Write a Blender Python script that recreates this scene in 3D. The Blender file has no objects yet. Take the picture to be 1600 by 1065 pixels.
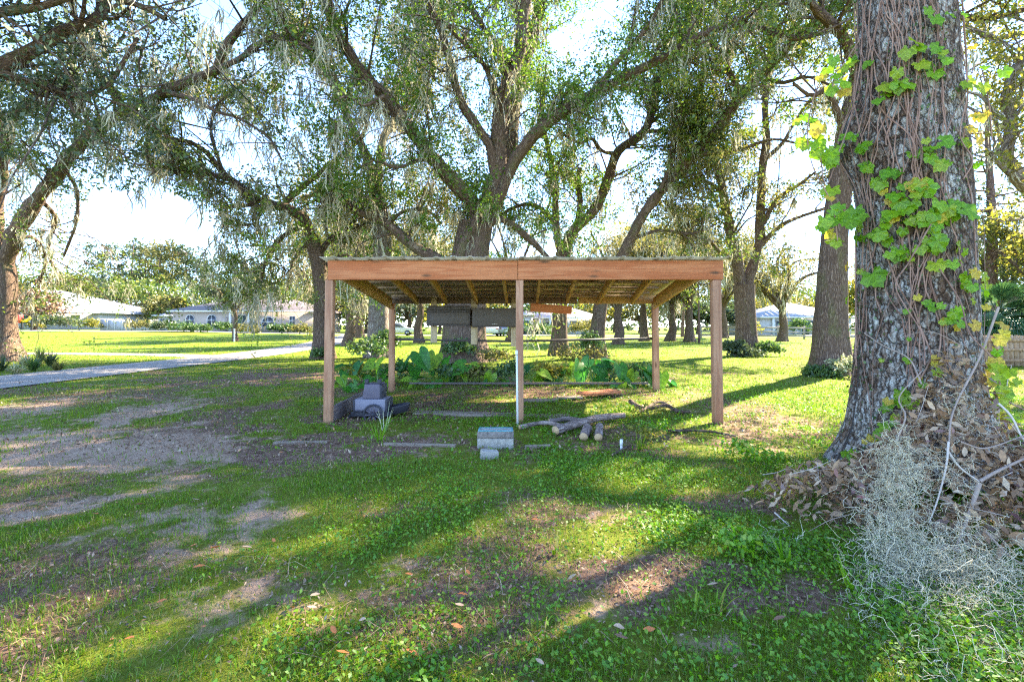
import bpy, math, random
import numpy as np
from mathutils import Vector, Matrix
SC = bpy.context.scene
COL = SC.collection
RAD = math.radians

# ------------------------------------------------------------------ camera
F = 760.0; HOR = 510.0; CH = 1.18            # focal length and horizon in photo pixels, eye height in m
PITCH = RAD(1.2); CY = HOR - F * math.tan(PITCH)   # slight upward tilt; the frame is shifted down as in the photo
cd = bpy.data.cameras.new('camera'); cam = bpy.data.objects.new('camera', cd); COL.objects.link(cam)
cd.sensor_width = 36; cd.lens = 36 * F / 1600; cd.clip_start = 0.05; cd.clip_end = 3000
cd.shift_y = -(532.5 - CY) / 1600
cam.location = (0, 0, CH); cam.rotation_euler = (RAD(90) + PITCH, 0, 0); SC.camera = cam

# ------------------------------------------------------------------ light
SUN_AZ, SUN_EL = 49.0, 38.0                  # degrees right of the view direction, above the horizon
w = bpy.data.worlds.new('World'); SC.world = w; w.use_nodes = True
wn, wl = w.node_tree.nodes, w.node_tree.links
sky = wn.new('ShaderNodeTexSky'); sky.sky_type = 'NISHITA'; sky.sun_disc = False
sky.sun_elevation = RAD(SUN_EL); sky.sun_rotation = RAD(SUN_AZ); sky.air_density = 1.0; sky.dust_density = 0.05; sky.ozone_density = 2.6; sky.altitude = 3500
geo = wn.new('ShaderNodeTexCoord'); mp = wn.new('ShaderNodeMapping'); mp.inputs['Scale'].default_value = (1.6, 1.6, 4.0)
wl.new(geo.outputs['Generated'], mp.inputs[0])
nz = wn.new('ShaderNodeTexNoise'); nz.inputs['Scale'].default_value = 2.2; nz.inputs['Detail'].default_value = 6; nz.inputs['Roughness'].default_value = 0.6
wl.new(mp.outputs[0], nz.inputs['Vector'])
cr = wn.new('ShaderNodeMapRange'); cr.inputs[1].default_value = 0.48; cr.inputs[2].default_value = 0.78; cr.inputs[4].default_value = 0.25
wl.new(nz.outputs[0], cr.inputs[0])
mx = wn.new('ShaderNodeMix'); mx.data_type = 'RGBA'
wl.new(cr.outputs[0], mx.inputs[0]); wl.new(sky.outputs[0], mx.inputs[6]); mx.inputs[7].default_value = (1.35, 1.45, 1.6, 1)
wl.new(mx.outputs[2], wn['Background'].inputs[0]); wn['Background'].inputs[1].default_value = 0.125
sd = bpy.data.lights.new('sun', 'SUN'); sun = bpy.data.objects.new('sun', sd); COL.objects.link(sun)
sd.energy = 4.3; sd.angle = RAD(0.5); sd.color = (1.0, 0.88, 0.66)
SUNV = Vector((math.sin(RAD(SUN_AZ)) * math.cos(RAD(SUN_EL)), math.cos(RAD(SUN_AZ)) * math.cos(RAD(SUN_EL)), math.sin(RAD(SUN_EL))))
sun.rotation_euler = SUNV.to_track_quat('Z', 'Y').to_euler()
vs = SC.view_settings; vs.view_transform = 'Standard'; vs.look = 'None'; vs.exposure = 3.3; vs.gamma = 1.0; vs.use_curve_mapping = False
SC.render.engine = 'CYCLES'; SC.cycles.pixel_filter_type = 'BLACKMAN_HARRIS'; SC.cycles.filter_width = 1.25
cy = SC.cycles; cy.max_bounces = 8; cy.diffuse_bounces = 6; cy.transmission_bounces = 4; cy.transparent_max_bounces = 4; cy.glossy_bounces = 2
cy.use_denoising = False; cy.caustics_reflective = False; cy.caustics_refractive = False; cy.sample_clamp_indirect = 3.5
try:
    cy.denoising_prefilter = 'ACCURATE'; cy.denoising_input_passes = 'RGB_ALBEDO_NORMAL'
except Exception: pass

rng = np.random.default_rng(7)
random.seed(7)
cP, sP = math.cos(PITCH), math.sin(PITCH)
def ray(px, py):
    dx = (px - 800) / F; dy = (CY - py) / F
    return np.array([dx, cP - dy * sP, dy * cP + sP])
def P(px, py, Y):                            # world point on depth Y seen at a photo pixel
    r = ray(px, py); t = Y / r[1]
    return np.array([r[0] * t, Y, CH + r[2] * t])
def proj(v):
    v = np.atleast_2d(v); z = v[:, 2] - CH
    d = v[:, 1] * cP + z * sP; u = -v[:, 1] * sP + z * cP
    d = np.where(d > 0.05, d, 0.05)
    return 800 + F * v[:, 0] / d, CY - F * u / d

# ------------------------------------------------------------------ noise
def _h(ix, iy, iz, s):
    n = (ix * 374761393 + iy * 668265263 + iz * 2147483647 + s * 974711) & 0xffffffff
    n = ((n ^ (n >> 13)) * 1274126177) & 0xffffffff
    return ((n ^ (n >> 16)) & 0xffff) / 65535.0
def vnoise(x, y, z=None, s=0):
    x = np.asarray(x, float); y = np.asarray(y, float); z = np.zeros_like(x) if z is None else np.asarray(z, float)
    ix, iy, iz = np.floor(x).astype(np.int64), np.floor(y).astype(np.int64), np.floor(z).astype(np.int64)
    f = [x - ix, y - iy, z - iz]; f = [t * t * (3 - 2 * t) for t in f]
    r = 0
    for a in (0, 1):
        for b in (0, 1):
            for c in (0, 1):
                wt = (f[0] if a else 1 - f[0]) * (f[1] if b else 1 - f[1]) * (f[2] if c else 1 - f[2])
                r = r + wt * _h(ix + a, iy + b, iz + c, s)
    return r
def fbm(x, y, z=None, s=0, o=4):
    r, a, t = 0, 1.0, 0
    for k in range(o):
        r = r + a * vnoise(x * 2 ** k + 17.3 * k, y * 2 ** k + 9.1 * k, None if z is None else z * 2 ** k, s + k); t += a; a *= 0.5
    return r / t
def sstep(a, b, x):
    t = np.clip((np.asarray(x, float) - a) / (b - a), 0, 1); return t * t * (3 - 2 * t)

# ------------------------------------------------------------------ meshes and objects
def mesh(name, V, Fc, mat=None, smooth=False, uv=None, attr=None):
    V = np.asarray(V, np.float32).reshape(-1, 3)
    me = bpy.data.meshes.new(name)
    if isinstance(Fc, np.ndarray):
        n, k = Fc.shape
        loops = Fc.astype(np.int32).ravel(); start = (np.arange(n) * k).astype(np.int32)
    else:
        tot = np.array([len(f) for f in Fc], np.int32); n = len(Fc)
        loops = np.array([i for f in Fc for i in f], np.int32); start = np.concatenate(([0], np.cumsum(tot)[:-1])).astype(np.int32)
    me.vertices.add(len(V)); me.vertices.foreach_set('co', V.ravel())
    me.loops.add(len(loops)); me.loops.foreach_set('vertex_index', loops)
    me.polygons.add(n); me.polygons.foreach_set('loop_start', start)
    if smooth: me.polygons.foreach_set('use_smooth', np.ones(n, bool))
    if uv is not None:
        l = me.uv_layers.new(name='UVMap'); l.data.foreach_set('uv', np.asarray(uv, np.float32)[loops].ravel())
    for k, a in (attr or {}).items():
        at = me.attributes.new(k, 'FLOAT', 'POINT'); at.data.foreach_set('value', np.asarray(a, np.float32))
    me.update(calc_edges=True)
    if mat is not None:
        for m in (mat if isinstance(mat, (list, tuple)) else [mat]): me.materials.append(m)
    return me
def obj(name, me, parent=None, loc=None, rot=None):
    o = bpy.data.objects.new(name, me); COL.objects.link(o)
    if parent is not None: o.parent = parent
    if loc is not None: o.location = loc
    if rot is not None: o.rotation_euler = rot
    return o
def tag(o, label=None, cat=None, group=None, kind=None):
    if label: o['label'] = label
    if cat: o['category'] = cat
    if group: o['group'] = group
    if kind: o['kind'] = kind
    return o
def empty(name, loc, label, cat, group=None, rz=0):
    o = obj(name, None, None, loc, (0, 0, rz)); return tag(o, label, cat, group)
class MB:
    """collects simple shapes into one mesh"""
    def __init__(s): s.V = []; s.F = []; s.n = 0
    def add(s, V, Fc):
        V = np.asarray(V, float); s.V.append(V); s.F += [tuple(i + s.n for i in f) for f in Fc]; s.n += len(V); return s
    def box(s, c, d, rot=None, taper=1.0):
        x, y, z = np.array(d) / 2
        V = np.array([(-x, -y, -z), (x, -y, -z), (x, y, -z), (-x, y, -z), (-x * taper, -y * taper, z), (x * taper, -y * taper, z), (x * taper, y * taper, z), (-x * taper, y * taper, z)])
        if rot is not None: V = V @ np.array(rot).T
        return s.add(V + np.array(c), [(0, 3, 2, 1), (4, 5, 6, 7), (0, 1, 5, 4), (1, 2, 6, 5), (2, 3, 7, 6), (3, 0, 4, 7)])
    def beam(s, a, b, wd, ht, up=(0, 0, 1)):
        a, b = np.array(a, float), np.array(b, float); t = b - a; L = np.linalg.norm(t); t /= L
        u = np.array(up, float); r = np.cross(t, u); r /= np.linalg.norm(r); u = np.cross(r, t)
        R = np.stack([r, t, u], 1)
        return s.box((a + b) / 2, (wd, L, ht), R)
    def prism(s, pts, y0, y1):               # outline in x,z extruded along y
        n = len(pts); V = [(p[0], y0, p[1]) for p in pts] + [(p[0], y1, p[1]) for p in pts]
        return s.add(V, [tuple(range(n)), tuple(range(2 * n - 1, n - 1, -1))] + [(i, i + n, (i + 1) % n + n, (i + 1) % n) for i in range(n)])
    def tube(s, pts, r, k=8, cap=True):
        V, Fq, _ = tubes(np.array(pts)[None], np.broadcast_to(np.asarray(r, float), (len(pts),))[None], k)
        n = len(pts); Fl = [tuple(f) for f in Fq]
        if cap: Fl += [tuple(range(k))[::-1], tuple(range((n - 1) * k, n * k))]
        return s.add(V, Fl)
    def build(s, name, mat, parent=None, loc=None, rot=None, bevel=0, smooth=False):
        me = mesh(name, np.concatenate(s.V), s.F, mat, smooth)
        o = obj(name, me, parent, loc, rot)
        if bevel:
            b = o.modifiers.new('bevel', 'BEVEL'); b.width = bevel; b.segments = 2; b.limit_method = 'ANGLE'
        return o
def norm(v): return v / np.maximum(np.linalg.norm(v, axis=-1, keepdims=True), 1e-9)
def tubes(Pt, R, k=6, twist=0):
    """Pt (N,K,3) paths, R (N,K) radii -> verts, quads, uv (metres round and along)"""
    N, K, _ = Pt.shape
    T = np.gradient(Pt, axis=1); T = norm(T)
    ref = np.where(np.abs(T[:, :1, 2:3]) > 0.8, np.array([[[0, 1., 0]]]), np.array([[[0, 0, 1.]]]))
    A = norm(np.cross(T, np.broadcast_to(ref, T.shape))); B = np.cross(T, A)
    th = np.linspace(0, 2 * np.pi, k, endpoint=False)
    V = Pt[:, :, None] + R[:, :, None, None] * (A[:, :, None] * np.cos(th)[None, None, :, None] + B[:, :, None] * np.sin(th)[None, None, :, None])
    idx = np.arange(N * K * k).reshape(N, K, k)
    a = idx[:, :-1]; b = idx[:, 1:]
    Fq = np.stack([a, np.roll(a, -1, 2), np.roll(b, -1, 2), b], -1).reshape(-1, 4)
    L = np.concatenate([np.zeros((N, 1)), np.cumsum(np.linalg.norm(np.diff(Pt, axis=1), axis=-1), 1)], 1)
    u = np.abs(np.linspace(-1, 1, k, endpoint=False))[None, None] * np.pi * R[:, :1, None] * np.ones((N, K, 1))
    uv = np.stack([u, np.broadcast_to(L[:, :, None], u.shape) + rng.random((N, 1, 1)) * 30], -1).reshape(-1, 2)
    return V.reshape(-1, 3), Fq, uv
def crom(pts, n):
    """Catmull-Rom resample to n points, even in length"""
    p = np.asarray(pts, float)
    q = np.vstack([2 * p[0] - p[1], p, 2 * p[-1] - p[-2]]); out = []
    for i in range(1, len(q) - 2):
        t = np.linspace(0, 1, 12, endpoint=False)[:, None]; a, b, c, d = q[i - 1], q[i], q[i + 1], q[i + 2]
        out.append(0.5 * (2 * b + (c - a) * t + (2 * a - 5 * b + 4 * c - d) * t ** 2 + (3 * b - a - 3 * c + d) * t ** 3))
    out = np.vstack(out + [p[-1:]])
    L = np.concatenate([[0], np.cumsum(np.linalg.norm(np.diff(out[:, :3], axis=0), axis=1))])
    s = np.linspace(0, L[-1], n)
    return np.stack([np.interp(s, L, out[:, k]) for k in range(out.shape[1])], 1)

# ------------------------------------------------------------------ materials
class NT:
    def __init__(s, name):
        s.m = bpy.data.materials.new(name); s.m.use_nodes = True; s.t = s.m.node_tree; s.t.nodes.clear()
        s.out = s.t.nodes.new('ShaderNodeOutputMaterial')
    def n(s, typ, ins=None, **props):
        nd = s.t.nodes.new(typ)
        for k, v in props.items(): setattr(nd, k, v)
        for k, v in (ins or {}).items(): s.set(nd, k, v)
        return nd
    def set(s, nd, k, v):
        i = nd.inputs[k]
        if isinstance(v, bpy.types.NodeSocket): s.t.links.new(v, i)
        elif isinstance(v, bpy.types.Node): s.t.links.new(v.outputs[0], i)
        elif isinstance(v, (tuple, list)) and i.type == 'RGBA' and len(v) == 3: i.default_value = (*v, 1)
        else: i.default_value = v
    def ramp(s, fac, stops, interp='LINEAR'):
        r = s.n('ShaderNodeValToRGB', {0: fac}); e = r.color_ramp; e.interpolation = interp
        while len(e.elements) < len(stops): e.elements.new(0.5)
        for el, (p, c) in zip(e.elements, stops):
            el.position = p; el.color = (*c, 1) if len(c) == 3 else c
        return r
    def noise(s, vec, scale, detail=4, rough=0.55, dist=0.0):
        return s.n('ShaderNodeTexNoise', {'Vector': vec, 'Scale': scale, 'Detail': detail, 'Roughness': rough, 'Distortion': dist})
    def mix(s, f, a, b, bt='MIX'):
        m = s.n('ShaderNodeMix', data_type='RGBA', blend_type=bt); s.set(m, 0, f); s.set(m, 6, a); s.set(m, 7, b); return m.outputs[2]
    def math(s, op, a, b=0.0):
        m = s.n('ShaderNodeMath', operation=op); s.set(m, 0, a); s.set(m, 1, b); return m.outputs[0]
    def done(s, sh): s.t.links.new(sh.outputs[0], s.out.inputs[0]); return s.m
    def obj_co(s): return s.n('ShaderNodeTexCoord').outputs['Object']
    def scaled(s, vec, sc): return s.n('ShaderNodeMapping', {'Vector': vec, 'Scale': sc}).outputs[0]
    def island(s): return s.n('ShaderNodeNewGeometry').outputs['Random Per Island']
def plain(name, col, rough=0.7, metal=0.0, var=0.25, scale=6.0, bump=0.15, dirt=None, spec=0.3):
    t = NT(name); co = t.obj_co(); a = t.noise(co, scale, 6, 0.6); b = t.noise(co, scale * 7, 4, 0.6)
    f = t.math('ADD', t.math('MULTIPLY', a.outputs[0], 0.65), t.math('MULTIPLY', b.outputs[0], 0.35))
    lo = tuple(c * (1 - var) for c in col); hi = tuple(min(1, c * (1 + var)) for c in col)
    c = t.ramp(f, [(0.3, lo), (0.7, hi)]).outputs[0]
    if dirt:
        d = t.noise(co, scale * 1.7, 8, 0.7); c = t.mix(t.ramp(d.outputs[0], [(0.52, (0, 0, 0)), (0.7, (1, 1, 1))]).outputs[0], c, dirt)
    p = t.n('ShaderNodeBsdfPrincipled', {'Base Color': c, 'Roughness': rough, 'Metallic': metal, 'Specular IOR Level': spec})
    if bump: t.set(p, 'Normal', t.n('ShaderNodeBump', {'Height': b.outputs[0], 'Strength': bump, 'Distance': 0.02}).outputs[0])
    return t.done(p)
def leafmat(name, stops, trans=0.4, gloss=0.06, rough=0.5):
    t = NT(name); r = t.island(); c = t.ramp(r, stops).outputs[0]
    d = t.n('ShaderNodeBsdfDiffuse', {'Color': c}); tr = t.n('ShaderNodeBsdfTranslucent', {'Color': t.mix(0.5, c, (1.0, 0.9, 0.15), 'MULTIPLY') if False else c})
    m = t.n('ShaderNodeMixShader', {0: trans}); t.set(m, 1, d); t.set(m, 2, tr)
    g = t.n('ShaderNodeBsdfGlossy', {'Roughness': rough, 'Color': (0.9, 0.95, 1.0)})
    m2 = t.n('ShaderNodeMixShader', {0: gloss}); t.set(m2, 1, m); t.set(m2, 2, g)
    return t.done(m2)
def barkmat(name, dark, mid, light, su=19.0, sv=5.0, lichen=None, bump=0.9, moss=0.0):
    t = NT(name); uv = t.n('ShaderNodeTexCoord').outputs['UV']
    wob = t.noise(uv, 3.0, 3); 
    v = t.n('ShaderNodeMapping', {'Vector': uv, 'Scale': (su, sv, 1)}).outputs[0]
    vv = t.n('ShaderNodeVectorMath', operation='ADD'); t.set(vv, 0, v); t.set(vv, 1, t.scaled(wob.outputs['Color'], (3.2, 2.6, 0)))
    vo = t.n('ShaderNodeTexVoronoi', {'Vector': vv.outputs[0], 'Scale': 1.0}, feature='DISTANCE_TO_EDGE')
    fine = t.noise(t.scaled(uv, (su * 2.2, sv * 2.5, 1)), 1.0, 6, 0.65)
    e = t.ramp(vo.outputs['Distance'], [(0.0, (0, 0, 0)), (0.28, (1, 1, 1))]).outputs[0]
    h = t.math('ADD', t.math('MULTIPLY', e, 0.42), t.math('MULTIPLY', fine.outputs[0], 0.85))
    c = t.ramp(h, [(0.32, dark), (0.66, mid), (0.98, light)]).outputs[0]
    big = t.noise(uv, 1.3, 4, 0.6)
    c = t.mix(t.math('MULTIPLY', t.ramp(big.outputs[0], [(0.4, (0, 0, 0)), (0.75, (1, 1, 1))]).outputs[0], 0.55), c, mid)
    if lichen:
        li = t.noise(t.scaled(uv, (2.2, 1.3, 1)), 2.0, 8, 0.72)
        lm = t.math('MULTIPLY', t.ramp(li.outputs[0], [(0.47, (0, 0, 0)), (0.6, (1, 1, 1))]).outputs[0], e)
        c = t.mix(t.math('MULTIPLY', lm, 0.8), c, lichen)
    if moss:
        mo = t.noise(t.scaled(uv, (1.1, .6, 1)), 1.7, 7, 0.7)
        c = t.mix(t.math('MULTIPLY', t.ramp(mo.outputs[0], [(0.52, (0, 0, 0)), (0.66, (1, 1, 1))]).outputs[0], moss), c, (0.10, 0.115, 0.03))
    p = t.n('ShaderNodeBsdfPrincipled', {'Base Color': c, 'Roughness': 0.92, 'Specular IOR Level': 0.15})
    t.set(p, 'Normal', t.n('ShaderNodeBump', {'Height': h, 'Strength': bump, 'Distance': 0.03}).outputs[0])
    return t.done(p)
def woodmat(name, a, b, knot=(0.12, 0.06, 0.03), grain=1.0, rough=0.75, wear=0.0, axis=0):
    """grain runs along one object axis"""
    t = NT(name); co = t.obj_co(); oi = t.n('ShaderNodeObjectInfo').outputs['Random']
    off = t.n('ShaderNodeVectorMath', operation='ADD'); t.set(off, 0, co)
    cx = t.n('ShaderNodeCombineXYZ', {0: t.math('MULTIPLY', oi, 13.0), 1: t.math('MULTIPLY', oi, 7.0), 2: t.math('MULTIPLY', oi, 3.0)}); t.set(off, 1, cx.outputs[0])
    s = [22.0, 22.0, 22.0]; s[axis] = 1.1
    v = t.n('ShaderNodeMapping', {'Vector': off.outputs[0], 'Scale': tuple(s)}).outputs[0]
    n1 = t.noise(v, 1.0, 5, 0.6, 0.8); n2 = t.noise(t.scaled(v, (3, 3, 3)), 1.6, 3, 0.6)
    wv = t.n('ShaderNodeMath', {0: t.math('MULTIPLY', n1.outputs[0], 26.0)}, operation='SINE').outputs[0]
    f = t.math('ADD', t.math('MULTIPLY', n1.outputs[0], 0.6), t.math('ADD', t.math('MULTIPLY', wv, 0.10), t.math('MULTIPLY', n2.outputs[0], 0.35)))
    c = t.ramp(f, [(0.28, a), (0.72, b)]).outputs[0]
    k = t.n('ShaderNodeTexVoronoi', {'Vector': t.scaled(off.outputs[0], tuple(1.9 if i == axis else 7.0 for i in range(3))), 'Scale': 1.0})
    c = t.mix(t.ramp(k.outputs['Distance'], [(0.07, (1, 1, 1)), (0.17, (0, 0, 0))]).outputs[0], c, knot)
    st = t.noise(co, 2.3, 6, 0.65); c = t.mix(t.math('MULTIPLY', t.ramp(st.outputs[0], [(0.45, (0, 0, 0)), (0.75, (1, 1, 1))]).outputs[0], 0.35 + wear), c, tuple(x * 0.55 for x in a))
    p = t.n('ShaderNodeBsdfPrincipled', {'Base Color': c, 'Roughness': rough, 'Specular IOR Level': 0.25})
    t.set(p, 'Normal', t.n('ShaderNodeBump', {'Height': f, 'Strength': 0.35, 'Distance': 0.01}).outputs[0])
    return t.done(p)

M = {}
OAK = [(0.0, (0.055, 0.095, 0.010)), (0.45, (0.095, 0.15, 0.015)), (0.8, (0.15, 0.19, 0.02)), (1.0, (0.24, 0.22, 0.035))]
OAKG = [(0.0, (0.055, 0.115, 0.008)), (0.5, (0.095, 0.185, 0.012)), (0.85, (0.15, 0.23, 0.018)), (1.0, (0.24, 0.24, 0.03))]
M['oak_leaf'] = leafmat('oak_leaf', OAK, 0.5, 0.03)
M['oak_leaf_green'] = leafmat('oak_leaf_green', OAKG, 0.5, 0.03)
M['olive_leaf'] = leafmat('olive_leaf', [(0, (0.09, 0.095, 0.02)), (0.5, (0.15, 0.145, 0.033)), (1, (0.25, 0.21, 0.06))], 0.5, 0.02)
M['yellow_leaf'] = leafmat('yellow_leaf', [(0, (0.12, 0.14, 0.015)), (0.5, (0.21, 0.21, 0.025)), (1, (0.32, 0.26, 0.04))], 0.55, 0.02)
M['dark_leaf'] = leafmat('dark_leaf', [(0, (0.035, 0.055, 0.018)), (0.6, (0.06, 0.09, 0.028)), (1, (0.11, 0.13, 0.04))], 0.4, 0.04)
M['shrub_leaf'] = leafmat('shrub_leaf', [(0, (0.035, 0.075, 0.014)), (0.6, (0.065, 0.13, 0.02)), (1, (0.13, 0.19, 0.035))], 0.4, 0.04)
M['pale_leaf'] = leafmat('pale_leaf', [(0, (0.12, 0.16, 0.04)), (0.5, (0.33, 0.34, 0.15)), (1, (0.52, 0.5, 0.3))], 0.3)
M['moss'] = leafmat('spanish_moss', [(0, (0.23, 0.205, 0.135)), (0.5, (0.38, 0.35, 0.245)), (1, (0.55, 0.52, 0.39))], 0.4, 0.0)
M['moss_grey'] = leafmat('fallen_moss', [(0, (0.52, 0.45, 0.30)), (0.5, (0.66, 0.59, 0.42)), (1, (0.78, 0.72, 0.55))], 0.3, 0.0)
M['grass'] = leafmat('grass', [(0, (0.08, 0.17, 0.003)), (0.45, (0.13, 0.25, 0.004)), (0.8, (0.21, 0.30, 0.010)), (0.93, (0.26, 0.24, 0.05)), (1, (0.38, 0.30, 0.12))], 0.5, 0.02)
M['weed'] = leafmat('weed', [(0, (0.08, 0.20, 0.003)), (0.5, (0.125, 0.29, 0.004)), (0.85, (0.19, 0.34, 0.008)), (1, (0.22, 0.29, 0.025))], 0.45, 0.03)
M['litter'] = leafmat('leaf_litter', [(0, (0.09, 0.05, 0.03)), (0.4, (0.20, 0.115, 0.065)), (0.75, (0.31, 0.19, 0.12)), (0.92, (0.44, 0.33, 0.22)), (1, (0.45, 0.15, 0.04))], 0.15, 0.03)
M['bark_oak'] = barkmat('bark_oak', (0.03, 0.018, 0.012), (0.13, 0.085, 0.062), (0.26, 0.19, 0.145), moss=0.5)
M['bark_grey'] = barkmat('bark_grey', (0.04, 0.026, 0.02), (0.20, 0.15, 0.12), (0.37, 0.31, 0.27), lichen=(0.42, 0.40, 0.35), moss=0.3)
M['bark_pine'] = barkmat('bark_pine', (0.04, 0.02, 0.015), (0.16, 0.10, 0.08), (0.28, 0.2, 0.17), 9, 4)
# ================================================================== GROUND
def hgt(x, y):
    x = np.asarray(x, float); y = np.asarray(y, float)
    left = sstep(-4, -22, x * 30 / np.maximum(y, 30))
    h = left * 0.0145 * np.maximum(y - 24, 0) * sstep(22, 40, y)
    h = h + 0.25 * sstep(20, 45, y) * (fbm(x / 16, y / 16, s=3, o=2) - 0.5) * sstep(150, 80, y)
    near = sstep(22, 12, y) * sstep(-9.0, -8.2, x)
    return h + near * 0.07 * (fbm(x / 1.1, y / 1.1, s=5, o=3) - 0.5)
def G(px, py):                               # ground point at a photo pixel
    r = ray(px, py); t = -CH / r[2]
    return np.array([r[0] * t, r[1] * t, 0.0])
def on(x, y, dz=0.0): return (float(x), float(y), float(hgt(x, y)) + dz)
def blobs(lst):
    o = []
    for px, py, rx, ry, st in lst:
        g = G(px, py); o.append((g[0], g[1], rx * g[1] / F, max(0.12, ry * g[1] ** 2 / (F * CH)), st))
    return o
SAND = blobs([(200, 700, 190, 42, .9), (330, 800, 120, 42, .75), (50, 690, 120, 30, .8), (130, 775, 100, 32, .8), (235, 640, 60, 26, .8), (420, 930, 110, 40, .5), (300, 740, 120, 40, .8),
              (630, 885, 50, 16, .5), (1100, 1000, 70, 18, .75), (925, 942, 34, 9, .8), (300, 860, 100, 24, .5), (30, 640, 90, 18, .7), (1180, 660, 90, 10, .3), (1060, 640, 50, 10, .3)])
LITT = blobs([(420, 590, 190, 13, .9), (360, 675, 140, 26, .8), (480, 690, 90, 26, 1.), (640, 690, 130, 22, .9), (700, 640, 150, 18, .6), (850, 612, 170, 13, .8), (1030, 890, 180, 42, .9),
              (1220, 930, 110, 34, .9), (700, 880, 90, 30, .6), (1180, 790, 100, 30, .9), (150, 720, 150, 40, .5), (430, 900, 150, 50, .55), (780, 700, 120, 18, .6), (980, 700, 150, 20, .6),
              (320, 650, 100, 20, .8), (60, 610, 60, 10, .5), (520, 650, 60, 25, .8), (900, 800, 80, 20, .5), (1320, 780, 160, 50, 1.), (1120, 730, 80, 14, .6), (600, 800, 90, 20, .45)])
def field(lst, x, y, s):
    n = (fbm(x * 1.6, y * 1.1, s=s, o=5) - 0.5) * 2.4 + (fbm(x * 6, y * 5, s=s + 7, o=4) - .5) * 2.0; m = np.zeros_like(x)
    for cx, cyy, rx, ry, st in lst:
        d = np.sqrt(((x - cx) / rx) ** 2 + ((y - cyy) / ry) ** 2)
        m = np.maximum(m, st * sstep(1.5, 0.2, d + n))
    return m
def sand_f(x, y):
    m = field(SAND, x, y, 21); g = sstep(0.62, 0.76, fbm(x * 1.3, y * 1.3, s=33, o=4)) * 0.4 * sstep(16, 9, y)
    return np.clip(np.maximum(m, g), 0, 1)
def litt_f(x, y):
    m = field(LITT, x, y, 41); g = sstep(0.52, 0.7, fbm(x * 0.9, y * 0.9, s=51, o=4)) * 0.55 * sstep(20, 12, y)
    return np.clip(np.maximum(m, g), 0, 1)
DRIVE = crom([(-10.4, -6), (-10.8, 4), (-10.85, 12), (-10.9, 20), (-12.0, 28), (-15.0, 42), (-19.5, 60), (-20, 66)], 80)
SPUR = crom([(-11.0, 18.6), (-15, 20.3), (-22, 21.3), (-34, 22), (-60, 22.5)], 40)
def road_d(x, y, line=DRIVE):
    d = np.full(np.shape(x), 1e9)
    for p in line: d = np.minimum(d, (x - p[0]) ** 2 + (y - p[1]) ** 2)
    return np.sqrt(d)

def axis(fine, f, lo, hi, growth=1.13):
    a = list(np.arange(fine[0], fine[1] + 1e-6, f)); st = f
    while a[-1] < hi: st *= growth; a.append(a[-1] + st)
    st = f
    while a[0] > lo: st *= growth; a.insert(0, a[0] - st)
    return np.array(a)
gx = axis((-9, 7), 0.12, -420, 420); gy = axis((1.0, 15), 0.12, -60, 900)
X, Y = np.meshgrid(gx, gy); xs, ys = X.ravel(), Y.ravel()
nx, ny = len(gx), len(gy)
ii = np.arange(nx * ny).reshape(ny, nx)
gF = np.stack([ii[:-1, :-1], ii[:-1, 1:], ii[1:, 1:], ii[1:, :-1]], -1).reshape(-1, 4)
t = NT('ground'); co = t.obj_co()
n1 = t.noise(co, 9, 6, 0.65); n2 = t.noise(co, 75, 5, 0.72); n3 = t.noise(co, 0.35, 4, 0.6); n4 = t.noise(co, 2.2, 5, 0.65)
fg = t.math('ADD', t.math('MULTIPLY', n1.outputs[0], 0.5), t.math('MULTIPLY', n2.outputs[0], 0.5))
nearc = t.ramp(fg, [(0.32, (0.10, 0.075, 0.02)), (0.5, (0.13, 0.16, 0.012)), (0.7, (0.23, 0.20, 0.06))]).outputs[0]
farc = t.ramp(t.math('ADD', t.math('MULTIPLY', n2.outputs[0], 0.45), t.math('ADD', t.math('MULTIPLY', n3.outputs[0], 0.3), t.math('MULTIPLY', n4.outputs[0], 0.25))),
              [(0.3, (0.07, 0.125, 0.008)), (0.52, (0.12, 0.17, 0.012)), (0.72, (0.19, 0.195, 0.025))]).outputs[0]
sep = t.n('ShaderNodeSeparateXYZ', {0: co})
grassc = t.mix(t.n('ShaderNodeMapRange', {0: sep.outputs[1], 1: 9.0, 2: 24.0}).outputs[0], nearc, farc)
sandc = t.ramp(t.math('ADD', t.math('MULTIPLY', n4.outputs[0], 0.5), t.math('MULTIPLY', n2.outputs[0], 0.5)), [(0.3, (0.23, 0.135, 0.08)), (0.55, (0.41, 0.275, 0.185)), (0.75, (0.53, 0.39, 0.285))]).outputs[0]
vo = t.n('ShaderNodeTexVoronoi', {'Vector': co, 'Scale': 38.0, 'Randomness': 1.0})
litc = t.mix(0.5, t.ramp(vo.outputs['Color'], [(0.1, (0.06, 0.032, 0.02)), (0.5, (0.19, 0.105, 0.065)), (0.9, (0.38, 0.25, 0.165))]).outputs[0], t.ramp(n2.outputs[0], [(0.32, (0.05, 0.026, 0.016)), (0.68, (0.27, 0.16, 0.105))]).outputs[0])
ats = t.n('ShaderNodeAttribute', attribute_name='sand').outputs['Fac']; atl = t.n('ShaderNodeAttribute', attribute_name='litter').outputs['Fac']
brk = t.math('MULTIPLY', t.math('SUBTRACT', n1.outputs[0], 0.5), 1.5)
c = t.mix(t.ramp(t.math('ADD', atl, brk), [(0.25, (0, 0, 0)), (0.6, (1, 1, 1))]).outputs[0], grassc, litc)
c = t.mix(t.ramp(t.math('ADD', ats, brk), [(0.3, (0, 0, 0)), (0.65, (1, 1, 1))]).outputs[0], c, sandc)
p = t.n('ShaderNodeBsdfPrincipled', {'Base Color': c, 'Roughness': 0.95, 'Specular IOR Level': 0.1})
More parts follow.
